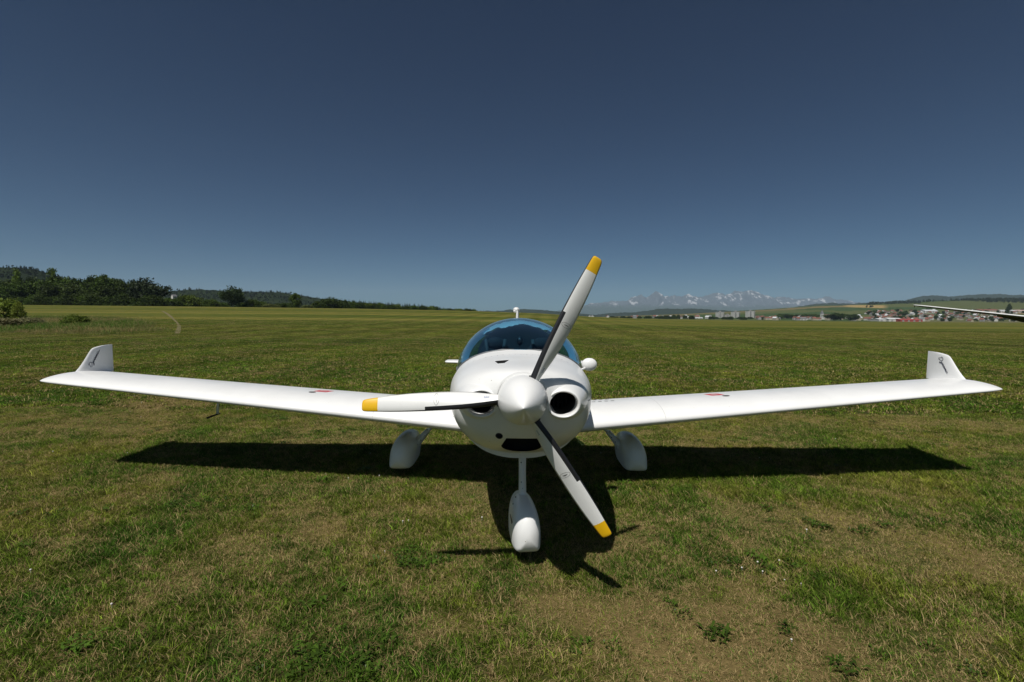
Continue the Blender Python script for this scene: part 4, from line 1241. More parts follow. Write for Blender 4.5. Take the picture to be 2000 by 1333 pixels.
GW = 'trees along the far edge of the field'
L_ROW = 'dark broadleaf tree in the dense row at the field edge'
for px, top, w, Y, st_, col in ((-110, 545, 70, 262, 'round', G_DARK), (-55, 548, 62, 262, 'round', G_MID), (2, 548, 62, 262, 'round', G_DARK), (50, 546, 46, 268, 'round', G_DARK), (82, 547, 48, 262, 'round', G_MID), (118, 545, 44, 270, 'round', G_DARK),
                                (137, 545, 48, 262, 'round', G_MID), (168, 543, 48, 265, 'round', G_DARK), (188, 547, 36, 272, 'round', G_MID), (206, 542, 44, 262, 'tall', G_MID), (229, 546, 40, 268, 'round', G_MID), (247, 551, 34, 262, 'round', G_DARK), (263, 553, 30, 272, 'tall', G_MID),
                                (28, 556, 40, 255, 'round', G_MID), (100, 557, 44, 254, 'round', G_DARK), (152, 556, 44, 254, 'round', G_DARK), (218, 558, 42, 254, 'round', G_DARK)):
    plant_px('tree', st_, px, top, w, Y, col, L_ROW, 'tree', GW)
plant_px('tree', 'sparse', 36, 528, 30, 258, G_LIGHT, 'tall narrow pale tree sticking up near the wooded hill', 'tree')
plant_px('tree', 'sparse', 106, 529, 38, 262, G_LIGHT, 'tall feathery tree with sparse top rising above the dense row', 'tree')
plant_px('tree', 'round', 291, 547, 62, 256, (.022, .034, .012), 'large round dark tree ending the dense row', 'tree')
plant_px('bush', 'bush', 337, 583, 36, 258, G_MID, 'low green bush just past the large round dark tree', 'bush')
plant_px('bush', 'bush', 370, 576, 42, 268, G_LIGHT, 'rounded light green bush left of the lone tree', 'bush')
plant_px('bush', 'bush', 413, 585, 28, 268, G_MID, 'small green bush just left of the lone tree', 'bush')
plant_px('tree', 'round', 455, 563, 40, 262, (.034, .060, .018), 'lone round green tree standing among low bushes', 'tree')
plant_px('bush', 'bush', 494, 585, 32, 268, G_MID, 'green bush just right of the lone tree', 'bush')
plant_px('bush', 'bush', 529, 594, 30, 266, G_PALE, 'pale low bush between the lone tree and the small slim tree', 'bush')
plant_px('tree', 'tall', 578, 575, 26, 275, G_MID, 'small slim tree standing alone past the pale low bush', 'tree')
plant_px('bush', 'bush', 601, 596, 22, 268, G_PALE, 'pale low bush beside the small slim tree', 'bush')
plant_px('tree', 'bush', 646, 583, 46, 300, G_DARK, 'broad dark low tree where the forest hill begins', 'tree')
for i, px in enumerate(range(672, 935, 15)):
    t = (px - 672) / 260
    plant_px('bush', 'bush' if i % 3 else 'round', px + random.uniform(-4, 4), 589 + 17 * t + random.uniform(-2, 2), 24 - 6 * t, 330 + 130 * t, (G_DARK, G_MID, G_DARK, G_LIGHT)[i % 4], 'bush in the hedge below the conifer hill', 'bush', 'hedge bushes below the conifer hill')
for i, px in enumerate((318, 352, 392, 436, 476, 512, 548, 560, 622)):
    plant_px('bush', 'bush', px, 590 + random.uniform(-2, 4), 26, 285, (G_DARK, G_MID)[i % 2], 'dark low bush in the gaps behind the lone tree', 'bush', 'low bushes behind the lone tree')
# scrub in the rough grass on the viewer's left
plant_px('bush', 'bush', 8, 583, 52, 66, G_SCRUB, 'bright green shrub at the near edge of the rough grass', 'bush')
plant_px('bush', 'tall', 37, 592, 22, 62, G_SCRUB, 'slim bright shrub beside the larger bright green shrub', 'bush')
plant_px('bush', 'bush', 148, 615, 44, 52, G_LIGHT, 'dark low shrub in the rough grass below the tree row', 'bush')
plant_px('bush', 'bush', 60, 620, 44, 50, (.17, .16, .075), 'greyish dry scrub below the bright shrubs', 'bush')
plant_px('bush', 'bush', 12, 621, 50, 45, (.16, .155, .07), 'greyish dry scrub at the picture edge', 'bush')

# conifer forest on its hill
fo, FX, FY, FZ = ridge('hill', 900, [(560, 612), (620, 602), (650, 598), (690, 597), (730, 598), (780, 602), (830, 606), (880, 612), (920, 615), (950, 619)], 190, m_forest, 'low hill under the conifer forest', rough=1.5, dx=7, ny=30, seed=8)
con_protos = []
for i in range(3):
    o = bpy.data.objects.new('conifer', CROWNS[('conifer', i)]); PROTO.objects.link(o); con_protos.append(o)
m_con = leaf_mat('conifer_needles', gain=1.0, var=.5, trans=.1)
con2 = []
for i in range(3):
    V, Qs, rn = conifer(310 + i); o = fast_mesh('conifer', V, Qs, m_con, attr={'rnd': rn}, link=False); PROTO.objects.link(o); con2.append(o)
V, Qs, rn = crown(320, 'bush', 26, 16, .17); o = fast_mesh('broadleaf', V, Qs, m_con, attr={'rnd': rn}, link=False); PROTO.objects.link(o); con2.append(o)
V, Qs, rn = crown(321, 'round', 26, 16, .17); o = fast_mesh('broadleaf', V, Qs, m_con, attr={'rnd': rn}, link=False); PROTO.objects.link(o); con2.append(o)
r = np.random.default_rng(9)
k = r.integers(0, FX.size, 2600); px_ = FX.ravel()[k] + r.normal(0, 3, k.size); py_ = FY.ravel()[k] + r.normal(0, 3, k.size); pz_ = FZ.ravel()[k] - .4
ok = pz_ > 1.0; px_, py_, pz_ = px_[ok], py_[ok], pz_[ok]
hh = r.uniform(7, 12, px_.size); cc = np.array([.018, .028, .012]) * r.uniform(.6, 1.5, (px_.size, 1))
gn_scatter('conifer_forest', np.stack([px_, py_, pz_], 1), r.uniform(0, 6.28, px_.size), np.stack([hh * .5, hh * .5, hh], 1), r.integers(0, 3, px_.size), con2, cc, label='dark conifer forest covering the low hill')
# woods that clothe the two hills at the viewer's left
for (hx, hy, hz_, cnt, h0, h1, lab) in ((H1X, H1Y, H1Z, 4200, 3, 5.5, 'woods covering the dark hill behind the trees'), (H2X, H2Y, H2Z, 6500, 3.5, 7, 'woods covering the long hill beyond the bushes')):
    r = np.random.default_rng(cnt); vis = (np.arange(hx.shape[0]) < int(hx.shape[0] * .78))[:, None] & (np.abs(F * hx / hy) < 1250)
    ids = np.flatnonzero(vis.ravel()); k = r.choice(ids, cnt); X = hx.ravel()[k] + r.normal(0, 3, cnt); Y = hy.ravel()[k] + r.normal(0, 4, cnt); Z = hz_.ravel()[k] - .8
    hh = r.uniform(h0, h1, cnt)
    gn_scatter('hill_woods', np.stack([X, Y, Z], 1), r.uniform(0, 6.28, cnt), np.stack([hh * .8, hh * .8, hh], 1), r.integers(0, 5, cnt), con2, np.array([.012, .021, .006]) * r.uniform(.5, 1.6, (cnt, 1)), label=lab)
# distant line of conifers behind the aircraft
r = np.random.default_rng(10); n = 420
px = r.uniform(930, 1090, n); Y = r.uniform(1250, 1500, n); X = (px - 1000) / F * Y
hh = (7 + 5 * r.random(n)) * (1.15 - .5 * sstep(1000, 1090, px))
gn_scatter('conifer_line', np.stack([X, Y, np.full(n, 1.5)], 1), r.uniform(0, 6.28, n), np.stack([hh * .55, hh * .55, hh], 1), r.integers(0, 3, n), con2, np.array([.018, .028, .012]) * r.uniform(.6, 1.5, (n, 1)), label='far line of conifers on the horizon')
# woods on the hillside at the viewer's right
r = np.random.default_rng(11); n = 5200
u = r.uniform(690, 1300, n); Y = r.uniform(1750, 2700, n); X = u * Y / F
dens = fbm(X / 260, Y / 140 + 3, 3) + .22 * sstep(830, 960, u) * sstep(2000, 2300, Y) - .25 * sstep(2000, 1750, Y)
ok = dens > .60; X, Y, u = X[ok], Y[ok], u[ok]; n = len(X)
hh = r.uniform(7, 13, n)
gn_scatter('hillside_woods', np.stack([X, Y, terrain(X, Y) - .5], 1), r.uniform(0, 6.28, n), np.stack([hh * .8, hh * .8, hh], 1), r.integers(0, 5, n), con2, np.array([.026, .040, .014]) * r.uniform(.6, 1.5, (n, 1)), label='patches of dark woods on the hillside above the town')
for i, px in enumerate(range(-120, 312, 17)):
    plant_px('bush', 'bush', px + random.uniform(-5, 5), 577 + random.uniform(-4, 7), 30, 251, (G_DARK, G_DARK, G_MID)[i % 3], 'dark undergrowth bush at the foot of the dense tree row', 'bush', 'undergrowth along the dense tree row')

# ================================================================== the town under the hills
def plaster(name, col): return simple_mat(name, col, .85, noise=.12, nscale=.6)
W_WHITE, W_CREAM, W_GREY = plaster('white_render', (.52, .51, .48)), plaster('cream_render', (.42, .37, .27)), plaster('grey_render', (.30, .29, .28))
R_RED, R_BROWN, R_GREY, R_PALE = simple_mat('red_tile', (.19, .075, .052), .8, noise=.3, nscale=1.5), simple_mat('brown_tile', (.11, .065, .05), .8, noise=.3, nscale=1.5), simple_mat('grey_slate', (.16, .16, .17), .7, noise=.2, nscale=1.5), simple_mat('pale_sheet_roof', (.58, .59, .60), .5, noise=.08, nscale=.3)
m_pane = simple_mat('dark_panes', (.05, .06, .07), .25, noise=.2)
def gable(L, Wd, h, rh, over=.5):
    """walls with gable ends, and a thick roof"""
    a, b_ = L / 2, Wd / 2
    V = [(-a, -b_, -3), (a, -b_, -3), (a, b_, -3), (-a, b_, -3), (-a, -b_, h), (a, -b_, h), (a, b_, h), (-a, b_, h), (-a, 0, h + rh), (a, 0, h + rh)]
    Fw = [(0, 1, 5, 4), (2, 3, 7, 6), (1, 2, 6, 9, 5), (3, 0, 4, 8, 7)]
    k = rh / b_; e = over; A = a + e; B = b_ + e; z = h - k * e + .05; t = .25
    Vr = [(-A, -B, z), (A, -B, z), (A, 0, h + rh + .05), (-A, 0, h + rh + .05), (A, B, z), (-A, B, z)]
    Vr += [(x, y, q + t) for x, y, q in Vr]
    Fr = [(0, 3, 2, 1), (3, 5, 4, 2), (6, 7, 8, 9), (9, 8, 10, 11), (0, 1, 7, 6), (4, 5, 11, 10), (1, 2, 8, 7), (2, 4, 10, 8), (3, 0, 6, 9), (5, 3, 9, 11)]
    return (V, Fw), (Vr, Fr)
def house_windows(L, Wd, h):
    P = []
    for s in (-1, 1):
        n = max(2, int(L / 3))
        for st in range(max(1, int(h / 2.8))):
            for i in range(n):
                x = -L / 2 + L * (i + .5) / n
                P.append(box(x - .6, x + .6, s * (Wd / 2) - .02, s * (Wd / 2) + .03, .9 + 2.8 * st, 2.3 + 2.8 * st))
    return merge(P)
HK = []
for (L, Wd, h, rh) in ((10, 8, 3.4, 3.2), (12, 9, 5.6, 3.2), (9, 9, 5.4, 3.6)):
    (V, Fw), (Vr, Fr) = gable(L, Wd, h, rh)
    HK.append((V, Fw, Vr, Fr, house_windows(L, Wd, h)))
HM = {}
def house(x, y, kind, wall, roof, rz, label, group, z=None):
    key = (kind, wall.name, roof.name)
    if key not in HM:
        V, Fw, Vr, Fr, wn_ = HK[kind]
        a = mesh_obj('house', V, Fw, [wall], smooth=False, link=False).data; b_ = mesh_obj('roof', Vr, Fr, [roof], smooth=False, link=False).data; c_ = mesh_obj('window', wn_[0], wn_[1], [m_pane], smooth=False, link=False).data
        HM[key] = (a, b_, c_)
    a, b_, c_ = HM[key]
    o = bpy.data.objects.new('house', a); COL.objects.link(o); o.scale = (.8, .8, .8); o.location = (x, y, float(terrain(x, y)) if z is None else z); o.rotation_euler = (0, 0, rz)
    tag(o, label, 'house', group)
    r1 = bpy.data.objects.new('roof', b_); COL.objects.link(r1); r1.parent = o
    w1 = bpy.data.objects.new('window', c_); COL.objects.link(w1); w1.parent = o; w1['kind'] = 'stuff'
    return o
r = np.random.default_rng(31)
WN = {W_WHITE.name: 'white', W_CREAM.name: 'cream', W_GREY.name: 'grey'}; RN = {R_RED.name: 'red tiled', R_BROWN.name: 'brown tiled', R_GREY.name: 'grey slate', R_PALE.name: 'pale sheet'}
placed = []
def town(n, ulo, uhi, Ylo, Yhi, zone, gname, mind, pw, bias=1.0):
    c = 0; tries = 0
    while c < n and tries < 20000:
        tries += 1
        u = r.uniform(ulo, uhi); Y = Ylo + (Yhi - Ylo) * r.random() ** bias; X = u * Y / F
        if any((X - a) ** 2 + (Y - b2) ** 2 < mind ** 2 for a, b2 in placed): continue
        placed.append((X, Y)); c += 1
        w = [W_WHITE, W_CREAM, W_GREY][r.choice(3, p=[.5, .3, .2])]; f = [R_RED, R_BROWN, R_GREY, R_PALE][r.choice(4, p=pw)]
        house(X, Y, int(r.integers(0, 3)), w, f, r.choice([0, PI / 2]) + r.normal(.15, .2), '%s house with a %s roof %s' % (WN[w.name], RN[f.name], zone), '%s, %s walls, %s roofs' % (gname, WN[w.name], RN[f.name]))
town(185, 690, 1060, 1040, 1560, 'on the slope of the town', 'houses on the town slope', 12.5, [.55, .2, .1, .15], 1.0)
town(34, 470, 690, 1020, 1290, 'among trees at the foot of the fields', 'houses below the fields', 17, [.5, .2, .15, .15])
town(22, 150, 395, 1150, 1420, 'in the far row under the dark hill', 'houses under the dark hill', 20, [.25, .2, .2, .35])
# flats
def flats(name, px, Y, wpx, toprow, d, storeys, label, wide=False):
    X = (px - 1000) / F * Y; z = float(terrain(X, Y)); Wd = wpx / F * Y; H = (hz(px) - toprow) * Y / F + CAM_H - z
    o = empty(name, (X, Y, z), .12); tag(o, label, 'apartment block')
    V, Fc = box(-Wd / 2, Wd / 2, -d / 2, d / 2, -3, H); mesh_obj('wall', V, Fc, [W_WHITE], o, smooth=False)
    V, Fc = merge([box(-Wd / 2 - .3, Wd / 2 + .3, -d / 2 - .3, d / 2 + .3, H + .02, H + .7), box(-2, 2, -2, 2, H + .7, H + 3)]); mesh_obj('roof', V, Fc, [W_GREY], o, smooth=False)
    n = max(3, int(Wd / 3.2)); P = []; Bc = []
    for st in range(storeys):
        zz = H * (st + .35) / storeys
        for i in range(n):
            x = -Wd / 2 + Wd * (i + .5) / n
            P.append(box(x - .75, x + .75, -d / 2 - .04, -d / 2 + .02, zz, zz + 1.4))
            if i % 3 == 1: Bc.append(box(x - 1.3, x + 1.3, -d / 2 - 1.1, -d / 2 - .05, zz - .9, zz))
    V, Fc = merge(P); tag(mesh_obj('window', V, Fc, [m_pane], o, smooth=False), kind='stuff')
    V, Fc = merge(Bc); tag(mesh_obj('balcony', V, Fc, [W_GREY], o, smooth=False), kind='stuff')
flats('apartment_block', 1405, 1300, 13, 610, 13, 7, 'pale apartment tower at the start of the long low block')
flats('apartment_block', 1435, 1290, 13, 609.5, 13, 7, 'pale apartment tower at the end of the long low block')
flats('apartment_block', 1464, 1285, 14, 608, 14, 7, 'tall pale apartment tower standing apart from the other two')
flats('apartment_block', 1420, 1325, 44, 615.5, 12, 4, 'long low white apartment block between the two towers')
# church
Y = 1130; X = (1604 - 1000) / F * Y; z = float(terrain(X, Y))
ch = empty('church', (X, Y, z), .1); tag(ch, 'white church with a dark pointed tower roof', 'church')
V, Fc = box(-2.6, 2.6, -2.6, 2.6, -3, 13.5); mesh_obj('tower', V, Fc, [W_WHITE], ch, smooth=False)
V, Fc = loft([[(q * math.cos(PI / 4 + PI / 2 * k), q * math.sin(PI / 4 + PI / 2 * k), zz) for k in range(4)] for zz, q in ((13.4, 4.1), (15.5, 2.9), (17, 2.4), (19, 1.1), (23, .15))], True, True, True); mesh_obj('spire', V, Fc, [R_GREY], ch, smooth=False)
(V, Fw), (Vr, Fr) = gable(20, 10, 7, 5); sh = lambda P: [(x + 12.6, y, q) for x, y, q in P]
mesh_obj('nave', sh(V), Fw, [W_WHITE], ch, smooth=False); mesh_obj('roof', sh(Vr), Fr, [R_BROWN], ch, smooth=False)
# long sheds at the edge of the airfield
def shed(px0, px1, Y, top, wall, roof, label, d=26):
    X0, X1 = (px0 - 1000) / F * Y, (px1 - 1000) / F * Y; L = X1 - X0; X = (X0 + X1) / 2; z = float(terrain(X, Y)); H = max(3.5, (hz((px0 + px1) / 2) - top) * Y / F + CAM_H - z)
    (V, Fw), (Vr, Fr) = gable(L, d, H * .62, H * .38, .4)
    o = mesh_obj('shed', V, Fw, [wall], smooth=False); o.location = (X, Y, z); o.rotation_euler = (0, 0, -.08); tag(o, label, 'shed')
    mesh_obj('roof', Vr, Fr, [roof], o, smooth=False)
    n = max(2, int(L / 9)); P = []
    for i in range(n):
        x = -L / 2 + L * (i + .5) / n; P.append(box(x - 1.8, x + 1.8, -d / 2 - .05, -d / 2 + .02, .1, H * .5))
    V, Fc = merge(P); tag(mesh_obj('door', V, Fc, [W_GREY], o, smooth=False), kind='stuff')
shed(1708, 1728, 1010, 622.5, W_WHITE, R_PALE, 'short white shed with a pale roof beside the long white shed')
shed(1727, 1752, 1000, 621.5, W_WHITE, R_PALE, 'long white shed with a pale roof between a short white shed and the red shed')
shed(1750, 1790, 985, 623.5, simple_mat('red_wall', (.30, .05, .045), .8, noise=.2), simple_mat('red_sheet_roof', (.33, .06, .05), .6, noise=.15), 'long low dark red shed at the edge of the airfield')
shed(1798, 1822, 1480, 605.5, W_WHITE, R_PALE, 'broad white hall with a pale roof high on the town slope', 30)
shed(1905, 1940, 1500, 604.5, W_CREAM, R_RED, 'long hall with a red roof high on the town slope', 30)
shed(1945, 1975, 1490, 606, W_WHITE, R_PALE, 'white hall with a pale roof beside the long red-roofed hall', 30)
shed(1980, 2040, 1480, 606, W_CREAM, simple_mat('pinkish_roof', (.50, .36, .32), .6, noise=.1), 'long hall with a pinkish roof at the end of the upper row', 30)
shed(1492, 1512, 1090, 619.5, W_CREAM, R_RED, 'low cream building with a red roof beside the apartment tower', 14)
shed(1560, 1572, 1060, 620.5, W_WHITE, R_GREY, 'small white block with a grey roof below the town trees', 12)
shed(1586, 1600, 1070, 621, W_CREAM, R_RED, 'low building with a red roof just before the church', 12)
shed(1356, 1370, 1180, 620.5, W_WHITE, R_PALE, 'low white hall in front of the first apartment tower', 14)
# trees of the town
plant_px('tree', 'round', 1629, 612.5, 34, 960, G_DARK, 'big round dark tree just right of the church', 'tree')
plant_px('tree', 'round', 1663, 614, 26, 965, G_DARK, 'second round dark tree right of the church, smaller than its neighbour', 'tree')
plant_px('tree', 'tall', 1968, 596, 11, 1180, G_DARK, 'tall dark narrow tree rising above the town roofs', 'tree')
r = np.random.default_rng(41)
for i in range(26):
    plant_px('tree', 'round', r.uniform(1518, 1594), r.uniform(613.5, 617.5), r.uniform(9, 15), r.uniform(1190, 1300), G_DARK if i % 2 else G_MID, 'dark tree in the wooded band between the towers and the church', 'tree', 'trees between the towers and the church')
for i in range(95):
    u = r.uniform(690, 1040); Y = r.uniform(1020, 1560); h = r.uniform(6, 11)
    plant('tree', 'round', u * Y / F, Y, h, h * r.uniform(.8, 1.2), G_DARK if i % 3 else G_MID, 'dark tree among the houses on the town slope', 'tree', 'trees among the town houses')
for i in range(20):
    px = r.uniform(1270, 1385) if i < 13 else r.uniform(1170, 1270)
    plant_px('tree', 'bush', px, r.uniform(615, 618.5) if i < 13 else r.uniform(617, 619), r.uniform(7, 14), r.uniform(1060, 1200), G_DARK, 'dark tree in the far row left of the apartment towers', 'tree', 'trees left of the apartment towers')
for i in range(16):
    px = r.uniform(1385, 1520)
    plant_px('tree', 'bush', px, r.uniform(618, 620.5), r.uniform(6, 11), r.uniform(1040, 1200), G_DARK, 'dark tree at the foot of the apartment towers', 'tree', 'trees at the foot of the apartment towers')
# tiny white speck of a building and a gable among the bushes at left
hut = house((341 - 1000) / F * 420, 420, 1, W_WHITE, R_GREY, 1.2, 'tiny white hut showing above the bushes past the large round dark tree', None, z=14.5)
hut.scale = (.28, .28, .5)
house((907 - 1000) / F * 640, 640, 0, W_CREAM, R_RED, 0.05, 'house with a red tiled roof just over the brow of the field', None, z=4.2)

# ================================================================== trodden path in the rough grass
pp = [(318, 608), (325, 612), (333, 618), (340, 625), (346, 631), (350, 637), (348, 646), (344, 654)]
cl = [at(px, py + .0, 20, 400) for px, py in pp]
V = []; Fc = []
for i in range(len(cl) - 1):
    for j in range(6):
        t = j / 6; x = cl[i][0] * (1 - t) + cl[i + 1][0] * t; y = cl[i][1] * (1 - t) + cl[i + 1][1] * t
        w = (.12 + .05 * math.sin(i * 1.3 + t * 1.3) + .05 * random.random()) * (1 + y / 150)
        for e in (-1, -.3, .3, 1): V.append((x + e * w, y, float(terrain(x + e * w, y)) + .012 + .012 * (1 - abs(e))))
n = len(V) // 4
for i in range(n - 1):
    for j in range(3): Fc.append((4 * i + j, 4 * i + j + 1, 4 * i + j + 5, 4 * i + j + 4))
tag(mesh_obj('path', V, Fc, [simple_mat('dry_earth', (.125, .104, .040), .95, noise=.45, nscale=2.5)]), 'pale trodden earth path', kind='structure')

# ================================================================== rough grass on the viewer's left, weeds and flowers
m_weed = leaf_mat('weed_leaf', gain=1.0, var=.4, rough=.45)
tall = []
for i in range(3):
    V, Qs, rn = tuft(200 + i, 70, .45, .25, .62, .016, lean=.5); o = fast_mesh('tall_tuft', V, Qs, m_blade, smooth=True, attr={'rnd': rn, 'rnd2': np.repeat(np.random.default_rng(i).random(70), 6)}, link=False); PROTO.objects.link(o); tall.append(o)
r = np.random.default_rng(51); n = 9000
px = r.uniform(-60, 345, n); Y = 28 + 52 * r.random(n) ** 1.1; X = (px - 1000) / F * Y
dd = fbm(X / 5, Y / 5, 3) + .15 * sstep(330, 180, px)
edge = np.minimum(np.minimum((345 + 25 * (fbm(Y / 3, X / 9, 2) - .5) - px) / 70, (Y - 31 - 9 * fbm(X / 3.5, Y / 6, 3)) / 9), 1.0)
ok = (dd > .47) & (r.random(n) < edge) & (Y < 78 - 24 * sstep(200, 345, px)) ; X, Y, edge = X[ok], Y[ok], edge[ok]; n = len(X)
gc_ = ramp(fbm(X / 9 + 4, Y / 9, 3), [(.3, np.array([.040, .085, .012])), (.55, np.array([.062, .100, .018])), (.75, np.array([.11, .11, .04]))]) * r.uniform(.75, 1.25, (n, 1))
gn_scatter('tall_grass', np.stack([X, Y, terrain(X, Y)], 1), r.uniform(0, 6.28, n), r.uniform(.4, 1.35, n) * (.4 + .6 * edge), r.integers(0, 3, n), tall, np.concatenate([gc_, (.12 + .5 * sstep(.5, .75, fbm(X / 6, Y / 6 + 7, 3)))[:, None]], 1), label='rough tall grass beside the mown strip')
# clover and plantain rosettes
ros = []
for i in range(4):
    rr = np.random.default_rng(220 + i); V = []; Qs = []; rn = []
    for k in range(26):
        a = rr.uniform(0, 6.28); q = .07 * math.sqrt(rr.random()); L = rr.uniform(.012, .028) if i < 2 else rr.uniform(.03, .06); w = L * (.8 if i < 2 else .3); h = rr.uniform(.015, .045)
        c, s = math.cos(a), math.sin(a); x, y = q * math.cos(a * 3 + k), q * math.sin(a * 3 + k); j = len(V)
        V += [(x, y, h * .6), (x + c * L * .5 - s * w * .5, y + s * L * .5 + c * w * .5, h + .004), (x + c * L, y + s * L, h), (x + c * L * .5 + s * w * .5, y + s * L * .5 - c * w * .5, h + .004)]
        Qs.append((j, j + 1, j + 2, j + 3)); rn += [rr.random()] * 4
    o = fast_mesh('rosette', V, Qs, m_weed, attr={'rnd': rn}, link=False); PROTO.objects.link(o); ros.append(o)
r = np.random.default_rng(52)
x, y, _ = strewn(1.6, 12, 18, 53)
cl_ = fbm(x * 1.1 + 20, y * 1.1 + 5, 3); ok = cl_ + .14 * r.random(len(x)) > .70
for cx, cy, rad_, cnt in ((-.62, 3.05, .10, 14), (.95, 2.30, .10, 3), (-.75, 2.15, .2, 20), (1.55, 3.0, .13, 16), (.45, 2.22, .1, 3), (-2.6, 4.0, .3, 20)):
    x = np.append(x, cx + r.normal(0, rad_, cnt)); y = np.append(y, cy + r.normal(0, rad_ * .6, cnt)); ok = np.append(ok, np.ones(cnt, bool))
x, y = x[ok], y[ok]; n = len(x)
gn_scatter('clover', np.stack([x, y, terrain(x, y)], 1), r.uniform(0, 6.28, n), r.uniform(.45, 1.0, n), r.integers(0, 4, n), ros, np.array([.058, .105, .012]) * r.uniform(.7, 1.3, (n, 1)), label='low clover and plantain leaves in the grass')
V, Fc = merge([ellipsoid((0, 0, .036), (.007, .007, .006), 8, 6), tube([(0, 0, 0), (.003, 0, .032)], .0012, 5)])
fo_ = mesh_obj('flower', V, Fc, [simple_mat('clover_flower', (.62, .58, .54), .8, noise=.2, nscale=60)], link=False); PROTO.objects.link(fo_)
x = np.concatenate([1.55 + r.normal(0, .16, 7), r.uniform(-3, 4, 16), r.uniform(-9, 9, 90)]); y = np.concatenate([3.0 + r.normal(0, .1, 7), r.uniform(2.2, 6, 16), r.uniform(5, 16, 90)]); n = len(x)
gn_scatter('clover_flowers', np.stack([x, y, terrain(x, y)], 1), r.uniform(0, 6.28, n), r.uniform(.5, .95, n), np.zeros(n), [fo_], np.ones((n, 3)), label='scattered white clover flowers')

# ================================================================== parked glider, one wing reaching into view
A0, B0 = Vector((28.1, 34.5, 2.65)), Vector((32.2, 30.9, 1.85))
dv = (B0 - A0).normalized()
gl = empty('parked_glider', (0, 0, 0)); tag(gl, 'parked glider whose raised white wing reaches in front of the town', 'glider')
m_gl = paint('glider_white', (.78, .78, .77), .25)
m_gl_under_shade = simple_mat('glider_underside_shade', (.040, .036, .022), .5, noise=.2)  # shade under the wing and flap, put into the paint colour
HS = 8.6
root_c = A0 + dv * HS
aft = Vector((.66, .75, -.15)).normalized()          # leading edge towards the camera
upw = dv.cross(aft).normalized()
if upw.z < 0: upw = -upw
def glider_wing(sgn):
    rings = []
    for t in (0.0, .06, .25, .45, .65, .85, .95, .99, 1.0):
        cpos = root_c - dv * HS * t * sgn
        ch_ = 1.05 - .38 * t - (.18 if t >= .99 else 0) - (.12 if t == 1 else 0); ring = []
        for k in range(24):
            q = (1 - math.cos(2 * PI * k / 24)) / 2
            tt = 5 * .175 * ch_ * (0.2969 * math.sqrt(q) - 0.126 * q - 0.3516 * q * q + 0.2843 * q ** 3 - 0.1036 * q ** 4)
            ring.append(cpos + aft * (ch_ * (q - .35)) + upw * ((tt if k <= 12 else -tt) + .02 * q))
        rings.append(ring)
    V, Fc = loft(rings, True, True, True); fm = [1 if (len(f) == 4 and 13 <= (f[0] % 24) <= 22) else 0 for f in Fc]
    o = fix_normals(mesh_obj('wing', V, Fc, [m_gl, m_gl_under_shade], gl, fmat=fm)); smooth_by_angle(o, 50)
    return o
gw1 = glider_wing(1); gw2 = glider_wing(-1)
# drooped flap along the inner wing and the tip skid
rings = []
for t, dr in ((.02, .34), (.20, .29), (.36, .22), (.44, .10), (.505, .03)):
    cpos = root_c - dv * HS * t; ch_ = 1.05 - .38 * t
    p0 = cpos + aft * (ch_ * .60); p1 = p0 + aft * (.20) - Vector((0, 0, dr))
    rings.append([p0 + upw * .01, p0 - upw * .05, p1, p1 + upw * .012])
V, Fc = loft(rings, True, True, True); fix_normals(mesh_obj('flap', V, Fc, [m_gl_under_shade], gw1, smooth=False))
V, Fc = tube([A0 + dv * .05, A0 + dv * .05 - Vector((0, 0, .14))], .02, 8); mesh_obj('tip_skid', V, Fc, [m_black], gw1)
rings = []
fdir = Vector((-aft.x, -aft.y, 0)).normalized()
for d, rw, rh_, zc in ((2.3, .03, .03, .62), (2.15, .16, .18, .66), (1.7, .28, .36, .74), (1.0, .33, .46, .84), (.3, .32, .50, .92), (-.4, .25, .40, 1.0), (-1.2, .15, .22, 1.02), (-2.8, .10, .13, .98), (-4.4, .07, .09, .95)):
    c = Vector((root_c.x, root_c.y, 0)) + fdir * d; side = Vector((-fdir.y, fdir.x, 0))
    rings.append([c + side * (rw * math.cos(2 * PI * k / 24)) + Vector((0, 0, zc + .12 + rh_ * math.sin(2 * PI * k / 24))) for k in range(24)])
V, Fc = loft(rings, True, True, True); fix_normals(mesh_obj('fuselage', V, Fc, [m_gl], gl))
c = Vector((root_c.x, root_c.y, 0)) + fdir * 1.0
V, Fc = ellipsoid((0, 0, 0), (.27, .85, .36), 24, 14); rot = Matrix.Rotation(math.atan2(fdir.y, fdir.x) - PI / 2, 3, 'Z')
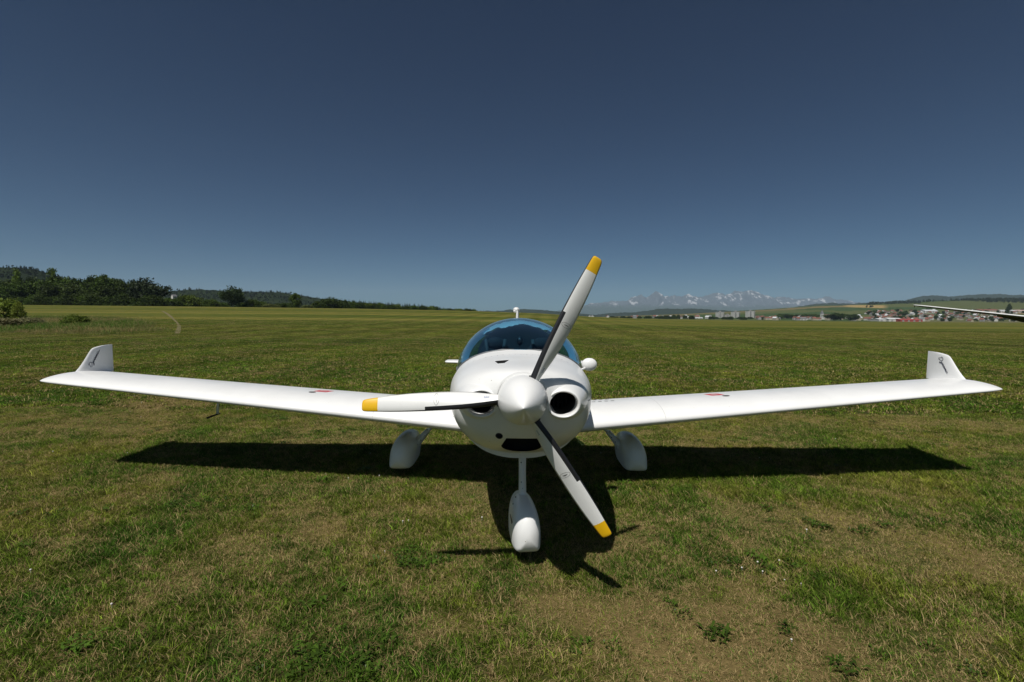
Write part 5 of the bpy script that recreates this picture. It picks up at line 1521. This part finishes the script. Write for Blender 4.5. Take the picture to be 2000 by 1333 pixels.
mesh_obj('canopy', [rot @ Vector(v) + c + Vector((0, 0, 1.18)) for v in V], Fc, [m_glass], gl)
c = Vector((root_c.x, root_c.y, 0)) + fdir * -4.1
V = []; Fc = []
rings = [[c + fdir * (-(le + (te - le) * q)) + Vector((-fdir.y, fdir.x, 0)) * tt + Vector((0, 0, z)) for q, tt in [((1 - math.cos(2 * PI * i / 16)) / 2, .035 * math.sin(2 * PI * i / 16)) for i in range(16)]] for z, le, te in ((1.0, -.35, .6), (1.6, -.1, .62), (2.15, .12, .62))]
V, Fc = loft(rings, True, True, True); fix_normals(mesh_obj('tail_fin', V, Fc, [m_gl], gl))
side = Vector((-fdir.y, fdir.x, 0))
rings = [[c + side * x + fdir * (-(le + (te - le) * q)) + Vector((0, 0, 2.16 + tt)) for q, tt in [((1 - math.cos(2 * PI * i / 16)) / 2, .02 * math.sin(2 * PI * i / 16)) for i in range(16)]] for x, le, te in ((-1.3, .25, .58), (0, .1, .62), (1.3, .25, .58))]
V, Fc = loft(rings, True, True, True); fix_normals(mesh_obj('tailplane', V, Fc, [m_gl], gl))
V, Fc = loft([[Vector((root_c.x, root_c.y, .17)) + fdir * (.35 + .17 * math.cos(2 * PI * k / 24)) + side * x + Vector((0, 0, .17 * math.sin(2 * PI * k / 24))) for k in range(24)] for x in (-.06, .06)], True, True, True)
mesh_obj('wheel', V, Fc, [m_black], gl)

# ================================================================== haze: closed box of thin even air round the camera and the whole scene
m_haze = bpy.data.materials.new('haze'); m_haze.use_nodes = True
nt = m_haze.node_tree; nt.nodes.clear()
mo = nt.nodes.new('ShaderNodeOutputMaterial'); pv = nt.nodes.new('ShaderNodeVolumePrincipled')
pv.inputs['Color'].default_value = (.58, .77, .94, 1); pv.inputs['Density'].default_value = 5.4e-5; pv.inputs['Anisotropy'].default_value = 0.0
nt.links.new(pv.outputs[0], mo.inputs['Volume'])
V, Fc = box(-20500, 20500, -20500, 20500, -6.0, 1080.0)
tag(mesh_obj('haze', V, Fc, [m_haze], smooth=False), 'thin blue summer haze over the valley', kind='stuff')
